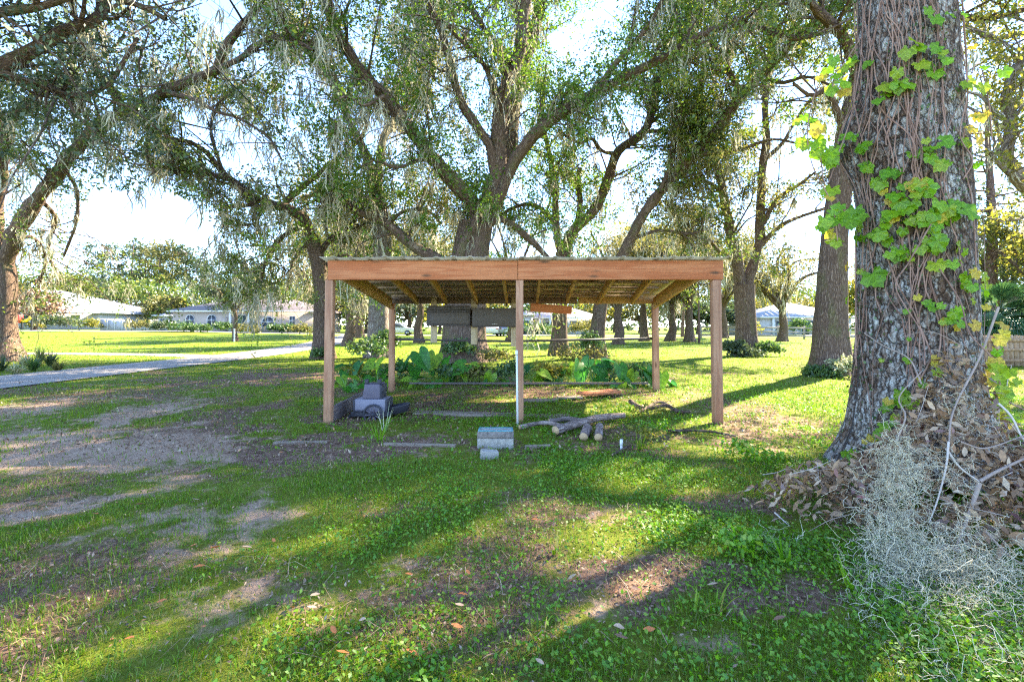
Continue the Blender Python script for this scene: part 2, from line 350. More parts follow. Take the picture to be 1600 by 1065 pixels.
hb = t.math('ADD', t.math('MULTIPLY', n1.outputs[0], 0.7), t.math('MULTIPLY', n2.outputs[0], 0.5))
t.set(p, 'Normal', t.n('ShaderNodeBump', {'Height': hb, 'Strength': 0.8, 'Distance': 0.05}).outputs[0])
M['ground'] = t.done(p)
gme = mesh('ground', np.stack([xs, ys, hgt(xs, ys)], 1), gF, M['ground'], True, None, {'sand': sand_f(xs, ys), 'litter': litt_f(xs, ys)})
tag(obj('ground', gme), kind='structure')

M['asphalt'] = plain('asphalt', (0.27, 0.235, 0.205), 0.9, 0, 0.25, 1.2, 0.3, (0.15, 0.125, 0.105))
M['road'] = plain('road', (0.22, 0.21, 0.22), 0.9, 0, 0.2, 0.8, 0.2)
def ribbon(name, line, wd, mat, dz, k=7):
    T = norm(np.gradient(line, axis=0)); N = np.stack([T[:, 1], -T[:, 0]], 1); V = []
    wob = 1 + 0.05 * (fbm(line[:, 1] / 1.5, line[:, 0] / 1.5, s=8, o=2) - 0.5)
    for j in np.linspace(-1, 1, k):
        q = line + N * (j * wd / 2 * wob)[:, None]; V.append(np.column_stack([q, hgt(q[:, 0], q[:, 1]) + dz * (0.6 if abs(j) == 1 else 1)]))
    V = np.stack(V, 1); n = len(line); I = np.arange(n * k).reshape(n, k)
    return tag(obj(name, mesh(name, V.reshape(-1, 3), np.stack([I[:-1, :-1], I[:-1, 1:], I[1:, 1:], I[1:, :-1]], -1).reshape(-1, 4), mat, True)), kind='structure')
ribbon('driveway', crom(DRIVE, 260), 2.5, M['asphalt'], 0.035)
ribbon('spur_path', crom(SPUR, 120), 1.3, M['asphalt'], 0.022)
ribbon('road', crom([(-130, 64.5), (-60, 64), (-20, 63.5), (0, 62.5), (40, 62), (120, 62)], 200), 4.6, M['road'], 0.05)
# ================================================================== SHED
M['lumber'] = woodmat('lumber', (0.36, 0.10, 0.032), (0.52, 0.205, 0.085), axis=0)
M['lumber_v'] = woodmat('lumber_v', (0.31, 0.14, 0.075), (0.46, 0.26, 0.15), axis=2, wear=0.25)
M['joist'] = woodmat('joist', (0.42, 0.24, 0.10), (0.60, 0.40, 0.20), axis=1)
M['old_wood'] = woodmat('old_wood', (0.16, 0.105, 0.075), (0.28, 0.20, 0.15), axis=0, wear=0.3)
M['pale_board'] = woodmat('pale_board', (0.36, 0.27, 0.16), (0.52, 0.42, 0.28), axis=2)
M['grey_board'] = woodmat('grey_board', (0.10, 0.075, 0.07), (0.17, 0.13, 0.12), axis=1, wear=0.2)
M['tin'] = plain('tin', (0.50, 0.455, 0.39), 0.65, 0.0, 0.25, 1.6, 0.1, (0.19, 0.13, 0.08))
M['purlin'] = woodmat('purlin', (0.26, 0.17, 0.10), (0.40, 0.28, 0.18), axis=0)
M['dark_plastic'] = plain('dark_plastic', (0.058, 0.046, 0.042), 0.5, 0, 0.25, 3, 0.05, (0.075, 0.06, 0.055))
M['pvc'] = plain('pvc', (0.62, 0.61, 0.58), 0.4, 0, 0.06, 4, 0.02)
YF, YR = 6.0, 8.87
shed = empty('pole_shed', on(0.1, 7.4), 'open sided lean-to shed of reddish lumber posts under a ribbed tin roof', 'shed')
sl = shed.location.copy()
def sh(mb, name, mat, bevel=0.004, label=None):
    o = mb.build(name, M[mat], shed, -sl, bevel=bevel)
    if label: o['label'] = label
    return o
ZB0, ZB1 = 1.752, 1.985                      # front beam bottom and top
def wx(px, y): return (px - 800) / F * y
# posts: slightly out of true like the real ones
for a, b, y, top, s in ((514.5, 518.5, YF, ZB0, .098), (812, 811.5, YF, ZB0, .092), (1120, 1114.5, YF, ZB0, .105), (612.5, 613.5, YR, 1.60, .098), (1024.5, 1021, YR, 1.64, .105)):
    x0, x1 = wx(a, y), wx(b, y); x1 = x0 + (x1 - x0) * .3
    sh(MB().beam((x0, y, float(hgt(x0, y)) - .12), (x1, y, top), s, s, (0, 1, 0)), 'post', 'lumber_v', 0.006)
xl, xm, xr = wx(510, YF) + .03, wx(809, YF), wx(1128, YF)
sh(MB().box(((xl + xm) / 2 - .001, YF - .02, (ZB0 + ZB1) / 2), (xm - xl - .003, .075, ZB1 - ZB0)), 'front_beam', 'lumber')
sh(MB().box(((xm + xr) / 2 + .001, YF - .0205, (ZB0 + ZB1) / 2 + .002), (xr - xm - .003, .076, ZB1 - ZB0)), 'front_beam', 'lumber')
# sloping joists from the front beam down to the rear beam
def roofz(y): return 1.992 - (y - YF) * 0.088     # underside of the tin
jp = [(534, 612), (600, 653), (664, 698), (724, 746), (785, 792), (844, 839), (903, 885), (966, 933), (1027, 986), (1091, 1021)]
for i, (a, b) in enumerate(jp):
    x0, x1 = wx(a, YF), wx(b, YR); e = i in (0, len(jp) - 1); ht = .20 if e else .125
    o = .042 + ht / 2
    sh(MB().beam((x0, YF + .025, roofz(YF) - o), (x1, YR - .03, roofz(YR) - o), .038, ht), 'side_board' if e else 'rafter', 'joist', .003)
xa, xb = wx(606, YR), wx(1030, YR)
sh(MB().box(((xa + .35 * (xb - xa)) - .0, YR + .03, 1.66), ((xb - xa) * .70, .04, .125)), 'rear_beam', 'old_wood')
sh(MB().box(((xa + .85 * (xb - xa)) + .003, YR + .026, 1.672), ((xb - xa) * .295, .045, .15)), 'rear_beam', 'joist')
for y in (6.35, 6.85, 7.35, 7.85, 8.35, 8.75):
    sh(MB().box(((wx(534, YF) + wx(1091, YF)) / 2, y, roofz(y) - .021), (4.52, .07, .036), ), 'purlin', 'purlin', 0)
# ribbed tin panels, each lapped over the next
nP = 6; X0, X1 = wx(499, 5.86), wx(1138, 5.86); pw = (X1 - X0) / nP
for k in range(nP):
    prof = []; xs0 = X0 + k * pw
    nr = 4; pitch = pw / nr
    for j in range(nr):
        x = xs0 + j * pitch
        prof += [(x, 0), (x + pitch - .065, 0), (x + pitch - .045, .013), (x + pitch - .018, .013)]
    prof += [(xs0 + pw + .012, 0.003)]
    prof = [(px_, pz + 0.003 * (k % 2)) for px_, pz in prof]; n = len(prof); ysx = [5.83, 6.6, 7.6, 8.5, 9.12]
    edge = k == nP - 1
    def zz(x, y, pz): return roofz(y) + pz + 0.002 + (0.10 * max(0, (x - xr) / .1) * .35 if edge else 0) + 0.006 * math.sin(x * 7 + y * 2)
    V = [(x, y, zz(x, y, pz)) for y in ysx for x, pz in prof] + [(x, y, zz(x, y, pz) + .0025) for y in ysx for x, pz in prof]
    m = len(ysx); Fc = []
    for r in range(m - 1):
        for c_ in range(n - 1):
            a = r * n + c_; Fc.append((a, a + n, a + n + 1, a + 1)); b = a + m * n; Fc.append((b, b + 1, b + n + 1, b + n))
    for c_ in range(n - 1): a = c_; Fc.append((a, a + 1, a + 1 + m * n, a + m * n))
    sh(MB().add(V, Fc), 'roof_panel', 'tin', 0)
# the slack pipe rail, low rail, side kick board and hangers
sh(MB().tube([(wx(613, YR), YR + .02, CH - 20 / F * YR), (0, YR + .02, CH - 23 / F * YR), (wx(1021, YR), YR + .02, CH - 18.5 / F * YR)], .021, 8), 'pipe_rail', 'dark_plastic', 0)
sh(MB().beam((wx(640, 9.3), 9.3, .10), (wx(1012, 9.3), 9.3, .10), .035, .035), 'low_rail', 'grey_board', .004)
sh(MB().beam((wx(519, YF), YF + .03, .10), (wx(600, 8.6), 8.6, .12), .035, .19), 'kick_board', 'grey_board', .004, 'dark stained kick board along the left side')
for px, top, bot in ((678, 460, 535), (741, 460, 538), (803.5, 460, 541)):
    y = YR - .02 if px > 0 else YR
    sh(MB().box((wx(px, y), y, (P(px, top, y)[2] + P(px, bot, y)[2]) / 2), (.115, .036, P(px, top, y)[2] - P(px, bot, y)[2])), 'hanger_board', 'pale_board', .004)
# small bolt heads
for i in (2, 5, 7, 8):
    x = wx(jp[i][0], YF) * .8; sh(MB().tube([(x, 7.9, roofz(7.9) - .045), (x, 7.9, roofz(7.9) - .075)], .012, 6), 'bolt', 'pvc', 0)

def crate(px0, px1, py0, py1, lid, label):
    y = YR - .30; a, b = P(px0, py1, y), P(px1, py0, y); wd = b[0] - a[0]; ht = b[2] - a[2]
    r = empty('storage_box', ((a[0] + b[0]) / 2, y, a[2]), label, 'box', 'boxes hung under the shed roof')
    MB().box((0, .12, ht / 2), (wd - .012, .24, ht)).build('body', M['dark_plastic'], r, bevel=.008)
    if lid:
        MB().prism([(-wd / 2, ht), (wd / 2, ht), (wd / 2 - .03, ht + .075), (-wd / 2 + .05, ht + .075)], -.01, .2).build('lid', M['dark_plastic'], r, bevel=.006)
        MB().box((.02, -.008, ht * .47), (wd * .86, .016, ht * .72)).build('front_panel', M['panel'], r, bevel=.006)
        MB().box((0, -.012, ht - .018), (wd * .96, .03, .03)).build('lip', M['dark_plastic'], r, bevel=.005)
        MB().box((0, -.006, .012), (wd * .98, .03, .022)).build('lip', M['dark_plastic'], r, bevel=.005)
        MB().tube([(-.04, -.012, ht + .03), (-.03, -.03, ht + .045), (0, -.036, ht + .05), (.03, -.03, ht + .045), (.04, -.012, ht + .03)], .005, 6).build('handle', M['dark_plastic'], r)
    else:
        MB().box((0, -.006, ht * .52), (wd * .975, .014, ht * .9)).build('front_panel', M['panel'], r, bevel=.005)
        MB().tube([(-.02, -.015, ht * .82), (-.018, -.035, ht * .84)], .007, 6).build('hook', M['pvc'], r)
        MB().tube([(-.03, -.012, ht * .2), (-.025, -.03, ht * .17), (.045, -.03, ht * .17), (.05, -.012, ht * .2)], .004, 6).build('latch', M['pvc'], r)
M['panel'] = plain('panel', (0.088, 0.071, 0.062), 0.55, 0, 0.2, 4, 0.05)
crate(666, 735.5, 484, 509, True, 'dark storage box with a sloping lid and recessed front, left one under the rafters')
crate(737, 807, 481, 511, False, 'dark flat fronted storage box with small hooks, hung beside the middle post')
# loose split timber hanging from the rear beam
o = MB().beam(P(829, 480, YR - .22), P(893, 484.5, YR - .16), .09, .145).build('hanging_timber', M['lumber'], bevel=.008)
tag(o, 'reddish split timber hanging askew below the rear beam', 'timber')
# ------------------------------------------------------------------ things in and around the shed
def pvc(px, py0, py1, y, r, label, tilt=0.0):
    x = wx(px, y); z0 = float(hgt(x, y)) - .08; z1 = P(px, py0, y)[2]
    e = empty('plastic_pipe', (x, y, 0), label, 'pipe', 'white plastic pipes')
    MB().tube([(tilt, 0, z0), (0, 0, z1)], r, 12).build('shaft', M['pvc'], e, smooth=False)
    MB().tube([(0, 0, z1 - .06), (0, 0, z1 - .005)], r * 1.28, 12).build('coupling', M['pvc'], e)
    return e
pvc(807.3, 547, 700, 5.78, .0115, 'tall white plastic pipe standing against the middle post', .012)
pvc(970, 686, 703, 4.72, .012, 'short white capped pipe stub sticking up by the cut logs')
M['block'] = plain('block', (0.36, 0.32, 0.27), 0.95, 0, 0.3, 9, 0.8, (0.14, 0.12, 0.09))
M['block_dark'] = plain('block_dark', (0.23, 0.19, 0.165), 0.95, 0, 0.4, 14, 0.8, (0.06, 0.055, 0.045))
M['blue'] = plain('blue', (0.07, 0.24, 0.28), 0.7, 0, 0.4, 14, 0.3, (0.38, 0.38, 0.35))
g = G(774, 699)
b = empty('concrete_block', on(g[0], g[1] + .09), 'weathered concrete block with a stained upper half in front of the shed', 'block')
MB().box((0, 0, .04), (.355, .15, .12)).build('lower_course', M['block'], b, bevel=.008)
MB().box((.0, .003, .133), (.36, .154, .06)).build('upper_course', M['block_dark'], b, bevel=.008)
lid = empty('blue_tray', (g[0], g[1] + .095, float(hgt(g[0], g[1])) + .164), 'chipped turquoise tray lying on the concrete block', 'tray')
mb = MB(); mb.box((0, 0, .006), (.34, .145, .012)); mb.build('base', M['block'], lid, bevel=.003)
for c_, d_ in (((0, -.068, .012), (.34, .012, .014)), ((0, .068, .012), (.34, .012, .014)), ((-.164, 0, .012), (.012, .124, .014)), ((.164, 0, .012), (.012, .124, .014))):
    MB().box(c_, d_).build('rim', M['blue'], lid, bevel=.003)
g = G(764, 712)
tag(MB().box((0, 0, .02), (.16, .1, .1)).build('brick_fragment', M['block'], None, on(g[0], g[1]), (0, .1, .2), bevel=.012), 'pale broken masonry piece half buried before the concrete block', 'stone')
# toy wagon: stacked boxes with a spoked wheel
M['toy'] = plain('toy', (0.20, 0.185, 0.225), 0.6, 0, 0.12, 4, 0.1, (0.17, 0.15, 0.17)); M['toy_dark'] = plain('toy_dark', (0.035, 0.033, 0.042), 0.55, 0, 0.3, 5, 0.1)
M['toy_mid'] = plain('toy_mid', (0.12, 0.10, 0.125), 0.6, 0, 0.15, 4, 0.1)
k = 6.35 / F; gw = (wx(585, 6.35), 6.35)
wag = empty('garden_wagon', on(*gw), 'faded grey lilac garden wagon planter with a black spoked wheel by the left post', 'wagon')
def wpx(px, py): return ((px - 585) * k, CH - (py - HOR) * k)
def rect(a, b, c_, d_): p, q = wpx(a, d_), wpx(b, c_); return [(p[0], p[1]), (q[0], p[1]), (q[0], q[1]), (p[0], q[1])]
MB().prism(rect(559, 607, 621.5, 641), -.12, .2).build('lower_box', M['toy'], wag, bevel=.008)
MB().prism([wpx(570, 620.8), wpx(599, 620.8), wpx(597, 599), wpx(573.5, 599)], -.09, .16).build('upper_box', M['toy_mid'], wag, bevel=.008)
for a in (573, 592.5): MB().prism(rect(a, a + 5.5, 591.5, 600), -.08, -.03).build('prong', M['toy_dark'], wag, bevel=.006)
for a in (557, 606): MB().prism(rect(a, a + 3, 622, 644), -.126, .206).build('corner_post', M['toy_dark'], wag, bevel=.004)
MB().prism(rect(596.8, 600, 600, 621.0), -.094, .164).build('corner_post', M['toy_dark'], wag, bevel=.004)
MB().prism(rect(553, 612, 641.2, 648), -.115, .22).build('base', M['toy_dark'], wag, bevel=.006)
for j in range(6): MB().prism(rect(560 + j * 3.4, 562 + j * 3.4, 637.5, 641.5), -.132, -.121).build('picket', M['toy_dark'], wag)
MB().beam((wpx(553, 646)[0], -.05, wpx(553, 646)[1]), (wpx(541, 660)[0], -.12, wpx(541, 656)[1]), .03, .03).build('handle', M['toy_dark'], wag, bevel=.004)
c0 = wpx(589.5, 643.5); R_ = 14.2 * k
wh = obj('wheel', None, wag, (c0[0], -.165, c0[1])); th = np.linspace(0, 2 * np.pi, 29)
wh2 = MB().tube([(R_ * math.cos(a), 0, R_ * math.sin(a)) for a in th], .014, 8, False).build('tyre', M['toy_dark'], wh, smooth=True)
for j in range(10):
    a = j * math.pi / 5 + .1; MB().beam((.02 * math.cos(a), 0, .02 * math.sin(a)), (R_ * math.cos(a), 0, R_ * math.sin(a)), .012, .012, (0, 1, 0)).build('spoke', M['toy_mid'], wh)
MB().tube([(0, -.025, 0), (0, .03, 0)], .026, 12).build('hub', M['toy_dark'], wh)
# black tub lying beside it
gt = on(wx(621, 6.45), 6.45)
tub = empty('rubber_tub', gt, 'shallow black rubber tub lying beside the garden wagon', 'tub')
rings = [(.02, .0), (.15, .0), (.165, .085), (.175, .1), (.155, .1), (.14, .03), (.02, .025)]; V = []; n = 24
for r_, z_ in rings: V += [(r_ * math.cos(a) * 1.02, r_ * .8 * math.sin(a), z_ + .035 + .18 * r_ * math.cos(a)) for a in np.linspace(0, 2 * np.pi, n, endpoint=False)]
Fc = [(i * n + j, i * n + (j + 1) % n, (i + 1) * n + (j + 1) % n, (i + 1) * n + j) for i in range(len(rings) - 1) for j in range(n)]
MB().add(V, Fc).build('basin', M['toy_dark'], tub, smooth=True)
tag(tub)
# boards on the ground
def plank(px0, py0, px1, py1, wd, th, mat, label, dz=.0, roll=0.0, grp='boards lying round the shed'):
    a, b = G(px0, py0), G(px1, py1); a[2] = hgt(a[0], a[1]) + dz + th / 2; b[2] = hgt(b[0], b[1]) + dz + th / 2
    o = MB().beam(a, b, wd, th, (math.sin(roll), 0, math.cos(roll))).build('board', M[mat], bevel=.004); return tag(o, label, 'board', grp)
plank(908, 622, 962, 618, .30, .035, 'lumber', 'orange brown plank lying propped at the back of the shed floor', .05, 0.0)
M['weathered'] = woodmat('weathered', (0.19, 0.135, 0.095), (0.33, 0.25, 0.185), axis=0, wear=0.1)
plank(872, 625, 908, 624, .17, .03, 'weathered', 'short pale grey board butting against the orange plank', .02)
plank(648, 647, 800, 648, .24, .03, 'weathered', 'long weathered board flush with the shed floor behind the concrete block', -.012)
plank(800, 648.5, 890, 650, .22, .03, 'weathered', 'weathered board flush with the soil right of the middle post', -.016)
plank(428, 690, 512, 689, .07, .03, 'weathered', 'grey board edge sunk in litter left of the shed front', -.012)
plank(600, 696, 712, 697, .05, .03, 'weathered', 'half buried grey board before the shed left of the block', -.006)
plank(812, 628, 872, 628, .08, .05, 'old_wood', 'thin dark board lying in leaf litter behind the middle post', .0)
plank(820, 697, 860, 696, .05, .03, 'weathered', 'short pale stick board beside the white pipe foot', .0)
# logs and branches
M['log'] = barkmat('log', (0.07, 0.05, 0.04), (0.26, 0.19, 0.16), (0.40, 0.32, 0.28), 18, 6)
M['log_end'] = plain('log_end', (0.46, 0.30, 0.16), 0.85, 0, 0.3, 18, 0.3)
def log(pts, r0, r1, label, mat='log', cat='log', name='log', k=10):
    """pts: px, py, height of the axis over the ground"""
    w_ = []
    for px, py, dz in pts:
        q = G(px, py); w_.append((q[0], q[1], hgt(q[0], q[1]) + dz))
    w_ = crom(w_, 22); rr = np.linspace(r0, r1, 22) * (1 + .22 * (vnoise(np.arange(22) * .6, np.full(22, r0 * 99), s=3) - .5))
    V, Fq, uv = tubes(w_[None], rr[None], k)
    e = empty(name, w_[0], label, cat, 'cut wood and branches on the ground')
    obj('bark', mesh('bark', V - w_[0], Fq, M[mat], True, uv), e)
    for s_, i in ((0, 0), (1, 21)):
        n_ = w_[1] - w_[0] if s_ == 0 else w_[21] - w_[20]; n_ /= np.linalg.norm(n_)
        MB().tube([w_[i] - w_[0] + n_ * (-.004 if s_ == 0 else -.0), w_[i] - w_[0] + n_ * (.0 if s_ == 0 else .004)], rr[i] * .97, k).build('cut_end', M['log_end'], e)
    return e
log([(868, 681, .06), (905, 672, .08), (935, 664, .09), (975, 660, .08)], .048, .038, 'thick pale fallen log lying across the right half of the shed front')
log([(812, 672, .04), (850, 668, .06), (880, 672, .05), (905, 668, .05)], .026, .022, 'thin forked branch lying against the middle post')
log([(858, 662, .03), (890, 660, .05), (915, 664, .04)], .03, .03, 'short pale branch lying behind the thick fallen log')
log([(912, 688, .04), (918, 677, .06)], .045, .05, 'short sawn log with its pale cut end facing out, left of a pair')
log([(935, 690, .05), (937, 676, .07)], .042, .04, 'upright leaning sawn log chunk, right of a pair')
log([(985, 637, .1), (1005, 642, .05), (1040, 640, .07), (1060, 645, .04), (1078, 644, .03)], .034, .022, 'dark crooked branch lying near the rear right post', 'bark_oak', 'branch', 'fallen_branch')
log([(1000, 645, .03), (1030, 637, .09), (1055, 642, .05)], .022, .018, 'dark arched stick crossing the crooked branch', 'bark_oak', 'branch', 'fallen_branch')
log([(957, 712, .02), (985, 700, .04)], .012, .008, 'thin brown stick leaning by the short pipe stub', 'bark_oak', 'branch', 'fallen_branch', 6)
log([(1040, 676, .02), (1100, 678, .03), (1150, 684, .02)], .018, .012, 'long dark stick on the grass beside the right post', 'bark_oak', 'branch', 'fallen_branch', 6)
# ================================================================== TREES
def leaf_quads(Pn, size, aspect=0.5, droop=0.2, flat=0.0):
    N = len(Pn); a = rng.normal(size=(N, 3)); a[:, 2] = a[:, 2] * (1 - 0.5 * flat) - droop; a = norm(a)
    n = rng.normal(size=(N, 3)); n[:, 2] += flat * 3; b = norm(np.cross(a, n)); n = np.cross(b, a)
    s = (np.asarray(size) * rng.uniform(0.65, 1.3, N))[:, None]
    V = np.stack([Pn, Pn + a * s * .5 + b * s * aspect * .5 + n * s * .08, Pn + a * s, Pn + a * s * .45 - b * s * aspect * .5 + n * s * .08], 1)
    return V.reshape(-1, 3), np.arange(N * 4).reshape(N, 4)
VOIDS = [(215, 335, 95, 38, .97), (150, 370, 40, 28, .9), (300, 375, 50, 30, .97), (350, 25, 40, 32, .9), (330, 190, 50, 34, .75), (395, 235, 40, 26, .7), (480, 130, 36, 30, .6),
         (590, 205, 34, 24, .7), (955, 240, 38, 26, .8), (800, 205, 20, 40, .7), (895, 65, 36, 26, .5), (1000, 190, 26, 20, .7), (1230, 240, 45, 40, .85), (1250, 130, 30, 30, .7),
         (1265, 350, 36, 40, .93), (1180, 175, 24, 24, .5), (1330, 380, 10, 60, .9), (1520, 190, 24, 60, .8), (1560, 300, 18, 30, .6), (775, 372, 18, 18, .8), (835, 395, 28, 18, .7), (1300, 60, 20, 20, .5), (60, 330, 30, 20, .6), (545, 60, 18, 30, .4)]
def keep(v):
    px, py = proj(v); k = np.ones(len(v), bool)
    for cx, cyy, rx, ry, pr in VOIDS:
        d = ((px - cx) / rx) ** 2 + ((py - cyy) / ry) ** 2
        k &= ~((d < 1.0) & (rng.random(len(v)) < pr))
    return k
def limb3(pts, Y0=None, Y1=None, r0=8, r1=4, n=None, wig=1.0):
    p = np.array([q[:2] for q in pts], float)
    L = np.concatenate([[0], np.cumsum(np.linalg.norm(np.diff(p, axis=0), axis=1))]); s = L / L[-1]
    Yd = Y0 + (Y1 - Y0) * s; W = np.array([P(a, b, y) for (a, b), y in zip(p, Yd)])
    r = (r0 + (r1 - r0) * s) * Yd / F * .84
    Q = np.column_stack([W, r]); ln = np.sum(np.linalg.norm(np.diff(W, axis=0), axis=1)); n = n or int(max(10, ln / 0.22))
    Q = crom(Q, n); u = np.linspace(0, 1, n); k = rng.random() * 90; am = wig * Q[:, 3] * .9
    for d in range(3): Q[:, d] += am * 1.2 * (fbm(u * ln * 0.9 + k, np.full(n, d * 7.7), s=d, o=3) - .5) * np.minimum(1, u * 6)
    Q[:, 3] *= 1 + 0.3 * (vnoise(u * ln * 2.2 + k, np.full(n, 3.3), s=9) - .5)
    return Q
def spawn(paths, N, Lr, up, fwd=.5, t0=.12, K=8, taper=.45, curl=.35, end=False):
    """paths: list of (n,4); returns (N,K,4)"""
    wts = np.array([np.sum(np.linalg.norm(np.diff(p[:, :3], axis=0), axis=1)) for p in paths]); wts = wts / wts.sum()
    pick = rng.choice(len(paths), N, p=wts); B = np.zeros((N, 3)); T = np.zeros((N, 3)); R = np.zeros(N)
    for j in range(len(paths)):
        m = np.where(pick == j)[0]
        if not len(m): continue
        p = paths[j]; tt = rng.uniform(t0, 1.0, len(m)) ** (.8); f = tt * (len(p) - 1.001); i = f.astype(int); fr = (f - i)[:, None]
        q = p[i] * (1 - fr) + p[i + 1] * fr; B[m] = q[:, :3]; R[m] = q[:, 3]; T[m] = norm(p[i + 1, :3] - p[i, :3])
    return sprout(B, T, R, Lr, up, fwd, K, taper, curl)
def sprout(B, T, R, Lr, up, fwd, K, taper, curl):
    N = len(B); pr = rng.normal(size=(N, 3)); pr = norm(pr - T * np.sum(pr * T, 1, keepdims=True))
    D = norm(pr + T * fwd + np.array([0, 0, up])); L = rng.uniform(*Lr, N)[:, None, None]
    t = np.linspace(0, 1, K)[None, :, None]; C = rng.normal(size=(N, 1, 3)) * curl
    J = np.cumsum(rng.normal(size=(N, K, 3)) * .035, 1); J -= J[:, :1]
    pth = B[:, None] + L * (D[:, None] * t + C * t * t + J)
    r0 = np.minimum(R * taper, L[:, 0, 0] * .018 + .004)
    return np.concatenate([pth, (r0[:, None] * (1 - .8 * t[0, :, 0])[None])[:, :, None]], 2)
def along(br, n, t0, t1):
    """n random points on every path of br (N,K,4)"""
    N, K, _ = br.shape; t = rng.uniform(t0, t1, (N, n)) * (K - 1.001); i = np.clip(t.astype(int), 0, K - 2); f = (t - i)[..., None]
    a = np.take_along_axis(br, i[..., None], 1); b = np.take_along_axis(br, (i + 1)[..., None], 1)
    return (a * (1 - f) + b * f).reshape(-1, 4), norm((b - a)[..., :3].reshape(-1, 3))
def moss_strands(sites, nper, Lr, wdt, spread):
    S = np.repeat(sites, nper, 0); N = len(S)
    Lc = np.repeat(rng.uniform(.35, 1.0, len(sites)) ** 1.5, nper) * rng.uniform(.35, 1.0, N) * (Lr[1] * .85 - Lr[0]) + Lr[0] * rng.uniform(.5, 1, N)
    S = S + rng.normal(size=(N, 3)) * np.array([spread, spread, spread * .35]); K = 5
    t = np.linspace(0, 1, K)[None, :, None]
    sw = np.cumsum(rng.normal(size=(N, K, 3)) * np.array([.095, .095, .0]), 1); sw -= sw[:, :1]
    pth = S[:, None] + Lc[:, None, None] * (np.array([0, 0, -1.0]) * t + sw)
    a = rng.uniform(0, np.pi, N); b = np.stack([np.cos(a), np.sin(a), np.zeros(N)], 1)[:, None]
    pf = np.array([.35, 1, .85, .6, .08])[None, :, None] * rng.uniform(.5, 1.3, (N, K, 1)); wv = wdt * rng.uniform(.5, 1.8, (N, 1, 1)) * pf * .55
    V = np.stack([pth - b * wv, pth + b * wv], 2).reshape(-1, 3); I = np.arange(N * K * 2).reshape(N, K, 2)
    return V, np.stack([I[:, :-1, 0], I[:, :-1, 1], I[:, 1:, 1], I[:, 1:, 0]], -1).reshape(-1, 4)
TREEROOTS = {}
def oak(label, trunk, limbs, leaf='oak_leaf', bark='bark_oak', nb=120, nt=7, nl=22, lsize=.09, moss=60, mper=12, mlen=(.25, 1.3), mw=.022, up=.35, bl=(.9, 2.6), tl=(.35, .9), fern=26, group='live oaks on the lawn',
        t0=.15, name='oak_tree', k=11, cat='tree', flare=1.5, void=True, msp=.06):
    """trunk (n,4) from the ground up; limbs list of (n,4)"""
    base = trunk[0, :3].copy(); base[2] = float(hgt(base[0], base[1])); root = empty(name, base, label, cat, group)
    tr = trunk.copy(); n = len(tr); z = np.linspace(0, 1, n); ln = np.sum(np.linalg.norm(np.diff(tr[:, :3], axis=0), axis=1))
    tr[:, 3] *= 1 + (flare - 1) * np.exp(-z * ln / .45); tr[0, 2] = base[2] - .15
    V, Fq, uv = tubes(tr[None, :, :3], tr[None, :, 3], 28)
    ce = np.repeat(tr[:, :3], 28, 0); d = V - ce; th = np.arctan2(d[:, 1], d[:, 0]); zz = V[:, 2] - base[2]
    amp = .10 * np.exp(-zz / .6) * np.cos(th * 5 + base[0]) + .05 * np.cos(th * 3 + zz * .5) + .10 * (fbm(np.cos(th) * 1.4 + 9, np.sin(th) * 1.4, zz * .8, s=int(abs(base[0]) * 10), o=4) - .5)
    V = ce + d * (1 + amp)[:, None]
    obj('trunk', mesh('trunk', V - base, Fq, M[bark], True, uv), root)
    for lb in limbs:
        V, Fq, uv = tubes(lb[None, :, :3], lb[None, :, 3], k)
        rad = norm(V - np.repeat(lb[:, :3], k, 0)); V = V + rad * (np.repeat(lb[:, 3], k) * .45 * (fbm(V[:, 0] * 4, V[:, 1] * 4, V[:, 2] * 4, s=4, o=3) - .5))[:, None]
        obj('limb', mesh('limb', V - base, Fq, M[bark], True, uv), root)
    br = spawn(limbs, nb, bl, up, .6, t0); br2 = spawn(list(br), nb * 2, (bl[0] * .5, bl[1] * .55), up * .5, .6, .2)
    if void:
        br = br[keep(br[:, -1, :3]) & keep(br[:, 4, :3])]; br2 = br2[keep(br2[:, -1, :3]) & keep(br2[:, 4, :3])]
    tb = []; db = []
    for B, m in ((br, nt), (br2, max(2, nt - 2))):
        q, T = along(B, m, .25, 1.0); tw = sprout(q[:, :3], T, q[:, 3], tl, .1, .9, 5, .6, .3); tb.append(tw); db.append(np.repeat(rng.uniform(.05, 1, len(B)) ** 1.4 * 1.5, m))
    for lb in [l for l in limbs]:
        nq = int(len(lb) * .5); i = rng.integers(int(len(lb) * t0), len(lb) - 1, nq); tb.append(sprout(lb[i, :3], norm(lb[i + 1, :3] - lb[i, :3]), lb[i, 3], tl, .6, .5, 5, .15, .3)); db.append(np.full(nq, .5))
    tw = np.concatenate(tb); db = np.concatenate(db)
    if void: kp = keep(tw[:, -1, :3]); tw = tw[kp]; db = db[kp]
    Vs, Fs, Us, o = [], [], [], 0
    twt = tw[: len(tw) * 2 // 3, [0, 2, 4]] if lsize < .13 else tw[: len(tw) // 5, [0, 2, 4]]
    for B, kk in ((br[:, [0, 1, 3, 5, 7]], 5), (br2[:, [0, 2, 4, 7]], 4), (twt, 3)):
        V, Fq, uv = tubes(B[:, :, :3], B[:, :, 3], kk); Vs.append(V); Fs.append(Fq + o); Us.append(uv); o += len(V)
    obj('branches', mesh('branches', np.concatenate(Vs) - base, np.concatenate(Fs), M[bark], True, np.concatenate(Us)), root)['kind'] = 'stuff'
    dens = np.clip(db * rng.uniform(.45, 1.3, len(tw)), 0, 1)
    nl = int(nl * 1.3); q, _ = along(tw, nl, .3, 1.15); msk = rng.random(len(q)) < np.repeat(dens, nl); q = q[msk]
